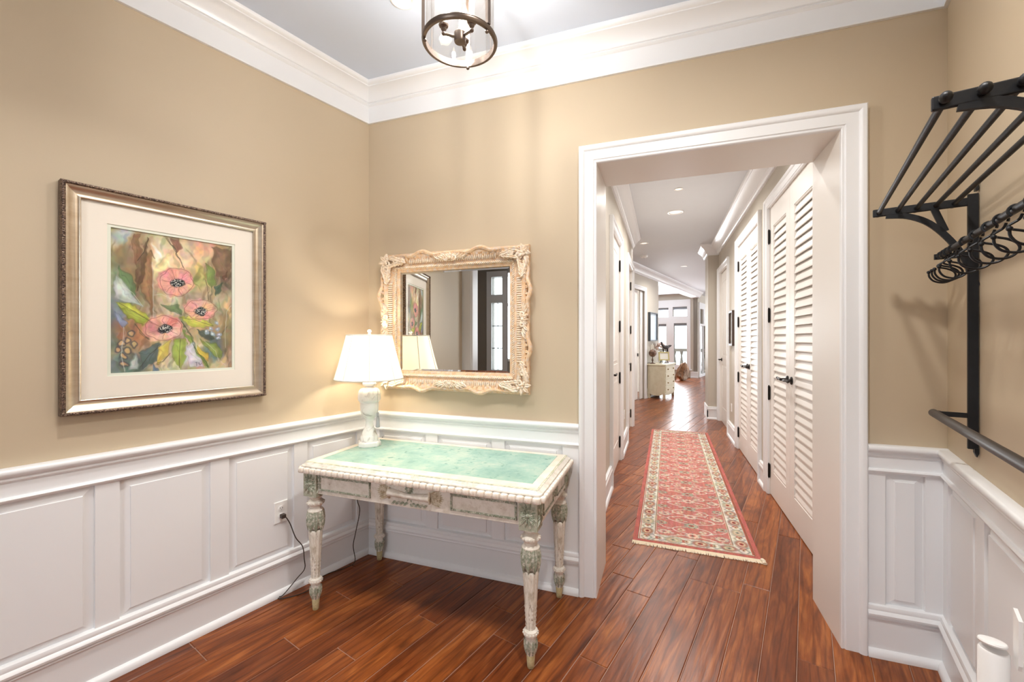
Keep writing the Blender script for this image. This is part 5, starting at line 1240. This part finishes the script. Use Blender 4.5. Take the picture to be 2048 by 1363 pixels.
# local frame : x = along the wall toward the camera, -y = out into the room
S0, S1 = 0.420, 1.385
def flat(mb, path, w, t, x):
    """flat bar in the y,z plane, w deep in the plane, t along x"""
    P = [Vector((0, a, b)) for a, b in path]; L_, R_ = [], []
    for i, p in enumerate(P):
        tn = (P[min(i+1, len(P)-1)] - P[max(i-1, 0)]).normalized(); nn = Vector((0, -tn.z, tn.y)); L_.append(p + nn * w/2); R_.append(p - nn * w/2)
    n = len(P); vs = [(x - t/2, v.y, v.z) for v in L_ + R_] + [(x + t/2, v.y, v.z) for v in L_ + R_]
    fs = []
    for i in range(n - 1):
        fs += [(i, i+1, n+i+1, n+i), (2*n+i, 2*n+n+i, 2*n+n+i+1, 2*n+i+1), (i, 2*n+i, 2*n+i+1, i+1), (n+i, n+i+1, 3*n+i+1, 3*n+i)]
    fs += [(0, n, 3*n, 2*n), (n-1, 3*n-1, 4*n-1, 2*n-1)] if False else [(0, n, 3*n, 2*n), (n-1, 2*n-1, 4*n-1, 3*n-1)]
    return mb.add(vs, fs)
for x in (S0, S1):
    br = MB()
    br.box(x - 0.007, x + 0.007, -0.030, -0.003, 1.05, 1.975)                   # post
    br.extr_x([(-0.012, 1.985), (-0.004, 1.985), (-0.004, 2.005), (-0.008, 2.020), (-0.012, 2.005)], x - 0.011, x + 0.011)
    br.extr_x([(-0.014, 1.055), (-0.003, 1.055), (-0.003, 1.035), (-0.008, 1.022), (-0.014, 1.038)], x - 0.010, x + 0.010)
    br.build('post', M['iron'], rack)
    arm = MB(); arm.box(x - 0.006, x + 0.006, -0.295, -0.006, 1.934, 1.964)
    arm.build('shelf_arm', M['iron'], rack, bevel=0.003)
    bra = MB()
    cv_ = spline([(0, -0.255, 1.934), (0, -0.19, 1.922), (0, -0.13, 1.885), (0, -0.075, 1.815), (0, -0.035, 1.735), (0, -0.008, 1.640)], 5)
    flat(bra, [(v.y, v.z) for v in cv_], 0.020, 0.011, x); flat(bra, [(-0.118, 1.938), (-0.088, 1.85)], 0.020, 0.011, x)
    flat(bra, [(-0.008, 1.757), (-0.118, 1.757)], 0.020, 0.010, x)
    bra.build('brace', M['iron'], rack)
    st = MB(); flat(st, [(-0.006, 1.170), (-0.118, 1.170)], 0.018, 0.006, x); st.box(x - 0.012, x + 0.012, -0.122, -0.100, 1.155, 1.180); st.build('rail_bracket', M['iron'], rack)
    sc = MB()
    for z in (1.95, 1.60, 1.45, 1.18): sc.ball((x, -0.015, z), (0.004, 0.003, 0.004), 8, 4)
    sc.build('screw', M['darkmetal'], rack)
for d in (0.277, 0.221, 0.167, 0.114, 0.065):
    MB().tube([(S0 - 0.012, -d, 1.949), (S1 + 0.022, -d, 1.949)], 0.0080, 10).build('shelf_rod', M['iron'], rack, smooth=True)
    for x, sg in ((S0, -1), (S1, 1)):
        kb = MB().ball((x + sg * 0.024, -d, 1.949), (0.015, 0.0115, 0.0115), 10, 6); kb.build('rod_knob', M['iron'], rack, smooth=True)
MB().tube([(S0 - 0.012, -0.106, 1.757), (S1 + 0.03, -0.106, 1.757)], 0.0095, 12).build('hanging_rail', M['iron'], rack, smooth=True)
MB().tube([(S0 - 0.010, -0.118, 1.170), (S1 + 0.03, -0.118, 1.170)], 0.0145, 14).build('lower_rail', simple('dark_wood_rail', (46, 40, 36), 0.45, noise=0.3, scale=50, stretch=(0.1, 1, 1)), rack, smooth=True)
# S-hooks on the rail
hk = MB()
loop = [(0, -0.0135 * math.cos(t), 0.0135 * math.sin(t)) for t in [math.radians(a) for a in range(-60, 226, 22)]]
rest_ = [(0, 0.004, -0.022), (0, -0.012, -0.034), (0, -0.010, -0.042), (0, 0.012, -0.050), (0, 0.029, -0.062), (0, 0.033, -0.078), (0, 0.020, -0.094), (0, 0.0, -0.099), (0, -0.022, -0.092), (0, -0.034, -0.076), (0, -0.036, -0.062)]
hk.tube(spline(loop[::-1] + rest_, 3) if False else spline(loop, 2) , 0.0032, 6)
hk.tube(spline([(0, 0.0095, -0.0095)] + rest_, 4), 0.0032, 7)
hk_me = hk.mesh('hook', M['iron'], True); hb_me = MB().ball((0, -0.036, -0.058), 0.0062, 8, 6).mesh('ball_tip', M['iron'], True)
HS = [0.477, 0.520, 0.562, 0.621, 0.751, 0.850, 0.959, 1.041, 1.138, 1.235]
words_ = ['first', 'second', 'third', 'fourth', 'fifth', 'sixth', 'seventh', 'eighth', 'ninth', 'tenth']
RM = Matrix.Translation((1.183, 2.418, 0)) @ Matrix.Rotation(3 * R90 - ANG, 4, 'Z')
hr = random.Random(3)
for k, s in enumerate(HS):
    p = RM @ Vector((s, -0.106, 1.757 - 0.004))
    h = empty('coat_hook', p, 3 * R90 - ANG + math.radians(hr.uniform(-9, 9))); tag(h, '%s black S-hook on the hanging rail, counted from the far post' % words_[k], 'hook', 'hooks on the coat rack rail')
    place(hk_me, 'hook', h); place(hb_me, 'ball_tip', h)

# ------------------------------------------------------------------ white appliance by the right wall, cut by the frame corner
ap = empty('white_dispenser', RM @ Vector((0.965, -0.100, 0)), 3 * R90 - ANG); tag(ap, 'white plastic upright appliance with printed strip at the lower right corner', 'appliance')
def arc_panel(cx, cy, r, t, a0, a1, z0, ztop, n=18):
    mb = MB(); vs = []
    for k in range(n + 1):
        a = math.radians(a0 + (a1 - a0) * k / n); c, s = math.cos(a), math.sin(a); zt = ztop(k / n)
        for rr_ in (r, r - t): vs += [(cx + rr_ * c, cy + rr_ * s, z0), (cx + rr_ * c, cy + rr_ * s, zt)]
    fs = []
    for k in range(n):
        o = k * 4; fs += [(o, o+4, o+5, o+1), (o+2, o+3, o+7, o+6), (o+1, o+5, o+7, o+3), (o, o+2, o+6, o+4)]
    fs += [(0, 1, 3, 2), (n*4, n*4+2, n*4+3, n*4+1)]
    return mb.add(vs, fs)
bd_ = MB().lathe([(0.031, 0.0), (0.032, 0.01), (0.030, 0.612), (0.027, 0.617)], 28).build('body', M['plastic'], ap, smooth=True)
lid = MB(); lid.lathe([(0.033, 0), (0.035, 0.004), (0.033, 0.008), (0.016, 0.011), (0.001, 0.011)], 28); lid.v = [(x * 1.05, y * 0.8, z) for x, y, z in lid.v]
lid.xf(Matrix.Translation((0.0, -0.002, 0.630)) @ Matrix.Rotation(math.radians(-12), 4, 'Y')).build('lid', M['plastic'], ap, smooth=True)
MB().extr_y([(0.004, 0.61), (0.012, 0.595), (0.034, 0.595), (0.040, 0.61), (0.040, 0.725), (0.004, 0.742)], 0.034, 0.042).build('side_panel', M['plastic'], ap)
INK = simple('grey_ink', (120, 120, 124), 0.7); tx = MB(); r5 = random.Random(9)
for rowi, (a, nn) in enumerate(((-148, 20), (-140, 26))):
    for k in range(nn):
        z = 0.20 + 0.33 * k / nn; aa = math.radians(a + r5.uniform(-1, 1)); rr_ = 0.0312
        tx.box(rr_ * math.cos(aa) - 0.0012, rr_ * math.cos(aa) + 0.0012, rr_ * math.sin(aa) - 0.0012, rr_ * math.sin(aa) + 0.0012, z, z + 0.006 + r5.uniform(0, 0.004))
tx.build('printed_strip', INK, bd_)

# ------------------------------------------------------------------ ceiling fittings in the hall
def downlight(x, y, r, label, power, spread=150):
    d = empty('recessed_light', (x, y, ZC)); tag(d, label, 'ceiling light', 'small round fittings on the hall ceiling')
    MB().lathe([(r, 0), (r, -0.005), (r * .86, -0.008), (r * .70, -0.003), (r * .66, 0.0)], 24).build('trim_ring', M['plastic'], d, smooth=True)
    MB().lathe([(r * .66, -0.001), (r * .3, -0.0035), (0.001, -0.004)], 20).build('lens', emis('downlight_lens', (255, 240, 220), 0.9 if power else 0.25), d, smooth=True)
    if power:
        l = bpy.data.lights.new('downlight', 'AREA'); l.shape = 'DISK'; l.size = 0.12; l.energy = power; l.color = WARM; l.spread = math.radians(spread)
        lo = bpy.data.objects.new('downlight', l); lo.location = (x, y, ZC - 0.012); col.objects.link(lo)
downlight(0.16, 5.16, 0.050, 'small round downlight nearest the doorway on the hall ceiling', 17)
downlight(0.15, 6.09, 0.105, 'wider round downlight, second from the doorway on the hall ceiling', 17)
downlight(-0.325, 7.88, 0.075, 'round downlight beside the end of the left hall crown', 22)
downlight(0.45, 10.69, 0.075, 'farthest round downlight on the hall ceiling', 24)
downlight(0.20, 3.55, 0.075, 'round downlight hidden just behind the door head', 12)
sm = empty('smoke_detector', (-0.374, 9.06, ZC)); tag(sm, 'white domed smoke detector on the far hall ceiling', 'smoke detector')
MB().lathe([(0.075, 0), (0.075, -0.018), (0.060, -0.040), (0.02, -0.046), (0.001, -0.046)], 24).build('dome', M['plastic'], sm, smooth=True)
MB().lathe([(0.012, -0.044), (0.012, -0.050), (0.001, -0.051)], 12).build('test_button', simple('grey_button', (180, 180, 180), 0.5), sm)

# small picture and plates in the hall
hp = empty('small_picture', (0.935, 6.80, 1.60), -R90); tag(hp, 'small dark framed picture on the right hall wall past the closets', 'picture')
for a, b, c, d in ((-0.17, 0.17, 0.22, 0.25), (-0.17, 0.17, -0.25, -0.22), (-0.17, -0.14, -0.22, 0.22), (0.14, 0.17, -0.22, 0.22)): MB().box(a, b, -0.035, 0, c, d).build('frame_rail', simple('dark_brown_frame', (74, 58, 48), 0.4), hp)
MB().box(-0.14, 0.14, -0.012, -0.004, -0.22, 0.22).build('image', two_tone('muted_image', (150, 146, 140), (86, 84, 82), 0.5, 0.1, 9, 0.6, (206, 200, 190), 0.58, 6, 0.0), hp)
ol2 = empty('wall_outlet', (0.935, 6.90, 0.45), -R90); tag(ol2, 'white outlet cover low on the right hall wall', 'outlet')
MB().box(-0.036, 0.036, -0.006, 0, -0.058, 0.058).build('cover_plate', M['plastic'], ol2); MB().box(-0.014, 0.014, -0.008, -0.006, -0.034, 0.034).build('receptacle', simple('outlet_grey', (220, 220, 218), 0.5), ol2)
ol3 = empty('wall_outlet', (-0.49, 5.80, 0.45), R90); tag(ol3, 'white outlet cover low on the left hall wall', 'outlet')
MB().box(-0.036, 0.036, -0.006, 0, -0.058, 0.058).build('cover_plate', M['plastic'], ol3); MB().box(-0.014, 0.014, -0.008, -0.006, -0.034, 0.034).build('receptacle', bpy.data.materials['outlet_grey'], ol3)

# ------------------------------------------------------------------ far end : chest and what stands on it
ch = empty('chest_of_drawers', (0.034, 10.84, 0), R90 - ANG); tag(ch, 'cream painted chest of drawers by the far doorway', 'chest')
CRM = two_tone('cream_chest_paint', (226, 220, 196), (214, 206, 178), 0.55, 0.15, 8, 0.5)
# local frame : x along the drawer front, y back toward the wall
MB().box(0, 0.89, 0.0, 0.42, 0.11, 0.80).build('body', CRM, ch, bevel=0.004)
MB().box(-0.03, 0.92, -0.03, 0.435, 0.80, 0.835).build('chest_top', CRM, ch, bevel=0.008)
for k, (za, zb) in enumerate(((0.14, 0.29), (0.305, 0.455), (0.47, 0.62), (0.635, 0.785))):
    dr = MB().box(0.03, 0.86, -0.014, 0.0, za, zb).build('drawer', CRM, ch, bevel=0.004)
    for x in (0.19, 0.70): MB().ball((x, -0.026, (za + zb) / 2), 0.017, 8, 6).build('knob', simple('brass_knob', (150, 126, 84), 0.4, 0.8) if 'brass_knob' not in bpy.data.materials else bpy.data.materials['brass_knob'], dr, smooth=True)
for x in (0.04, 0.85):
    for y in (0.03, 0.39):
        MB().extr_y([(x - 0.04, 0.11), (x + 0.04, 0.11), (x + 0.025, 0.05), (x + 0.02, 0.0), (x - 0.02, 0.0), (x - 0.025, 0.05)], y - 0.03, y + 0.03).build('foot', CRM, ch)
MB().extr_x([(0.06, 0.11), (0.36, 0.11), (0.33, 0.085), (0.26, 0.072), (0.16, 0.072), (0.09, 0.085)], 0.0, 0.02).build('scalloped_skirt', CRM, ch)
MB().extr_y([(0.08, 0.11), (0.81, 0.11), (0.77, 0.085), (0.60, 0.07), (0.30, 0.07), (0.12, 0.085)], 0.0, 0.02).build('scalloped_skirt', CRM, ch)
def on_chest(x, y, z=0.835): p = Matrix.Rotation(R90 - ANG, 4, 'Z') @ Vector((x, y, z)); return (0.034 + p.x, 10.84 + p.y, p.z)
gb = empty('globe', on_chest(0.12, 0.33), R90 - ANG); tag(gb, 'small brown globe on a wooden stand on the cream chest', 'globe')
BR = simple('antique_brown', (104, 78, 64), 0.5, noise=0.3, scale=20); 
MB().ball((0, 0, 0.26), 0.092, 18, 12).build('sphere', two_tone('globe_map', (132, 104, 88), (92, 66, 54), 0.5, 0.05, 12, 0.45), gb, smooth=True)
MB().tube([(0.098 * math.cos(math.radians(a)), 0, 0.26 + 0.098 * math.sin(math.radians(a))) for a in range(-90, 100, 15)], 0.007, 6).build('meridian', BR, gb, smooth=True)
MB().lathe([(0.07, 0), (0.07, 0.015), (0.02, 0.03), (0.014, 0.06), (0.026, 0.09), (0.012, 0.12), (0.012, 0.165)], 14).build('stand', BR, gb, smooth=True)
ez = empty('easel_frame', on_chest(0.36, 0.12, 0.846), R90 - ANG - 1.0); tag(ez, 'gilt framed photograph on a dark tabletop easel on the chest', 'picture frame')
BK = simple('ebony_easel', (38, 34, 32), 0.5); GLT = simple('pale_gilt', (196, 184, 132), 0.4, 0.3)
for p in (((-0.10, -0.02, 0.0), (0.02, 0.05, 0.36)), ((0.10, -0.02, 0.0), (-0.02, 0.05, 0.36)), ((0, 0.16, 0), (0, 0.05, 0.34))): MB().tube(p, 0.011, 6).build('easel_leg', BK, ez)
tl = Matrix.Translation((0, 0.0, 0.06)) @ Matrix.Rotation(math.radians(-12), 4, 'X')
for a, b, c, d in ((-0.13, 0.13, 0.19, 0.22), (-0.13, 0.13, 0.0, 0.03), (-0.13, -0.10, 0.03, 0.19), (0.10, 0.13, 0.03, 0.19)): MB().box(a, b, -0.03, -0.015, c, d).xf(tl).build('frame_rail', GLT, ez)
MB().box(-0.10, 0.10, -0.022, -0.018, 0.03, 0.19).xf(tl).build('photograph', simple('pale_photo', (226, 224, 216), 0.4), ez)
bi = empty('bird_figurine', on_chest(0.64, 0.15), R90 - ANG - 0.6); tag(bi, 'dark carved bird figurine on a peg stand behind the easel', 'figurine')
DKB = simple('dark_figurine', (64, 58, 58), 0.5)
MB().ball((0, 0, 0.40), (0.10, 0.05, 0.05), 12, 8).build('bird_body', DKB, bi, smooth=True)
MB().tube([(-0.07, 0, 0.42), (-0.12, 0, 0.47), (-0.13, 0, 0.53)], [0.035, 0.022, 0.02], 8).build('bird_neck', DKB, bi, smooth=True)
MB().tube([(-0.13, 0, 0.53), (-0.18, 0, 0.52)], [0.016, 0.003], 6).build('beak', DKB, bi); MB().leaf((0.06, 0, 0.41), (0.19, 0, 0.45), (0, -1, 0.3), 0.06, 0.012).build('tail', DKB, bi, smooth=True)
MB().lathe([(0.05, 0), (0.05, 0.015), (0.010, 0.02), (0.008, 0.36)], 12).build('peg_stand', DKB, bi, smooth=True)
vs_ = empty('flower_vase', on_chest(0.72, 0.31), 0); tag(vs_, 'white vase of pale pink blooms at the back of the chest', 'vase')
MB().lathe([(0.04, 0), (0.055, 0.04), (0.06, 0.12), (0.035, 0.2), (0.03, 0.24), (0.04, 0.26)], 16).build('vase', M['plastic'], vs_, smooth=True)
bl = MB(); r6 = random.Random(5)
for k in range(26):
    a, b = r6.uniform(0, 6.28), r6.uniform(-0.6, 1.4); bl.ball((0.10 * math.cos(a) * math.cos(b), 0.10 * math.sin(a) * math.cos(b), 0.40 + 0.09 * math.sin(b)), r6.uniform(0.028, 0.042), 7, 5)
bl.build('blooms', simple('dusty_pink', (214, 190, 182), 0.8), vs_, smooth=True)
for k, (x, y, h, wd) in enumerate(((0.26, 0.40, 0.46, 'nearest'), (0.34, 0.40, 0.49, 'middle'), (0.42, 0.40, 0.45, 'farthest'))):
    cd = empty('candlestick', on_chest(x, y), 0); tag(cd, '%s of three slim white candlesticks behind the globe' % wd, 'candlestick', 'candlesticks on the cream chest')
    MB().lathe([(0.03, 0), (0.03, 0.012), (0.008, 0.025), (0.008, h - 0.20), (0.018, h - 0.185), (0.012, h - 0.18)], 12).build('holder', M['plastic'], cd, smooth=True)
    MB().lathe([(0.010, h - 0.18), (0.009, h), (0.002, h + 0.006)], 10).build('candle', simple('wax', (244, 240, 230), 0.5) if 'wax' not in bpy.data.materials else bpy.data.materials['wax'], cd, smooth=True)
wp = empty('wall_art', (-0.42 + math.sin(ANG) * 0.545, 10.86 + math.cos(ANG) * 0.545, 1.75), R90 - ANG); tag(wp, 'dark framed pale blue picture on the far angled wall above the chest', 'picture')
for a, b, c, d in ((-0.32, 0.32, 0.33, 0.36), (-0.32, 0.32, -0.36, -0.33), (-0.32, -0.29, -0.33, 0.33), (0.29, 0.32, -0.33, 0.33)): MB().box(a, b, -0.06, 0, c, d).build('frame_rail', simple('slate_frame', (78, 84, 90), 0.4) if 'slate_frame' not in bpy.data.materials else bpy.data.materials['slate_frame'], wp)
MB().box(-0.29, 0.29, -0.03, -0.01, -0.33, 0.33).build('image', two_tone('pale_blue_art', (214, 226, 236), (180, 204, 226), 0.55, 0.2, 3, 0.2, None, bump=0), wp)
# driftwood by the far window
dw = empty('driftwood_sculpture', (0.61, 15.95, 0), 0.3); tag(dw, 'chunk of weathered brown driftwood on the floor by the far window', 'sculpture')
bm = bmesh.new(); bmesh.ops.create_icosphere(bm, subdivisions=4, radius=1.0); rs5 = random.Random(8)
ph = [(rs5.uniform(1, 5), rs5.uniform(0, 6), Vector((rs5.uniform(-1, 1), rs5.uniform(-1, 1), rs5.uniform(-1, 1)))) for _ in range(10)]
for v in bm.verts:
    q = v.co.copy(); f = 1 + sum(0.055 * math.sin(k * 2.2 * q.dot(d) + o) for k, o, d in ph)
    z = (q.z * f + 1) / 2; taper = 1.0 - 0.62 * max(0, z) ** 1.3; hol = 0.55 if (q.x < -0.1 and q.y < 0 and -0.2 < q.z < 0.5) else 1
    v.co = Vector((q.x * 0.29 * f * taper * (1 if hol == 1 else 0.6) + 0.05 * z, q.y * 0.20 * f * taper * hol, max(0.0, z * 0.62)))
me = bpy.data.meshes.new('trunk'); bm.to_mesh(me); bm.free(); me.polygons.foreach_set('use_smooth', [True] * len(me.polygons)); me.materials.append(two_tone('weathered_wood', (166, 126, 92), (96, 72, 56), 0.5, 0.1, 7, 0.7, (206, 190, 170), 0.6, 5, 0.6, (1, 1, 0.4)))
t_ = bpy.data.objects.new('trunk', me); col.objects.link(t_); t_.parent = dw
MB().tube([(-0.26, -0.05, 0.02), (-0.20, -0.10, 0.30), (-0.06, -0.08, 0.55), (0.04, 0, 0.60)], [0.04, 0.03, 0.035, 0.02], 8).build('branch', bpy.data.materials['weathered_wood'], dw, smooth=True)
downlight(-1.225, 1.815, 0.062, 'round flush downlight on the foyer ceiling beside the lantern', 2.5, 70)
downlight(-1.25, 0.80, 0.075, 'added fill downlight over the left of the foyer, out of view', 10, 110)  # added fill lamp out of view, brightens the left wall and wainscot
downlight(0.10, 0.95, 0.075, 'added fill downlight over the right of the foyer, out of view', 24, 160)  # added fill lamp out of view, lifts the right wall
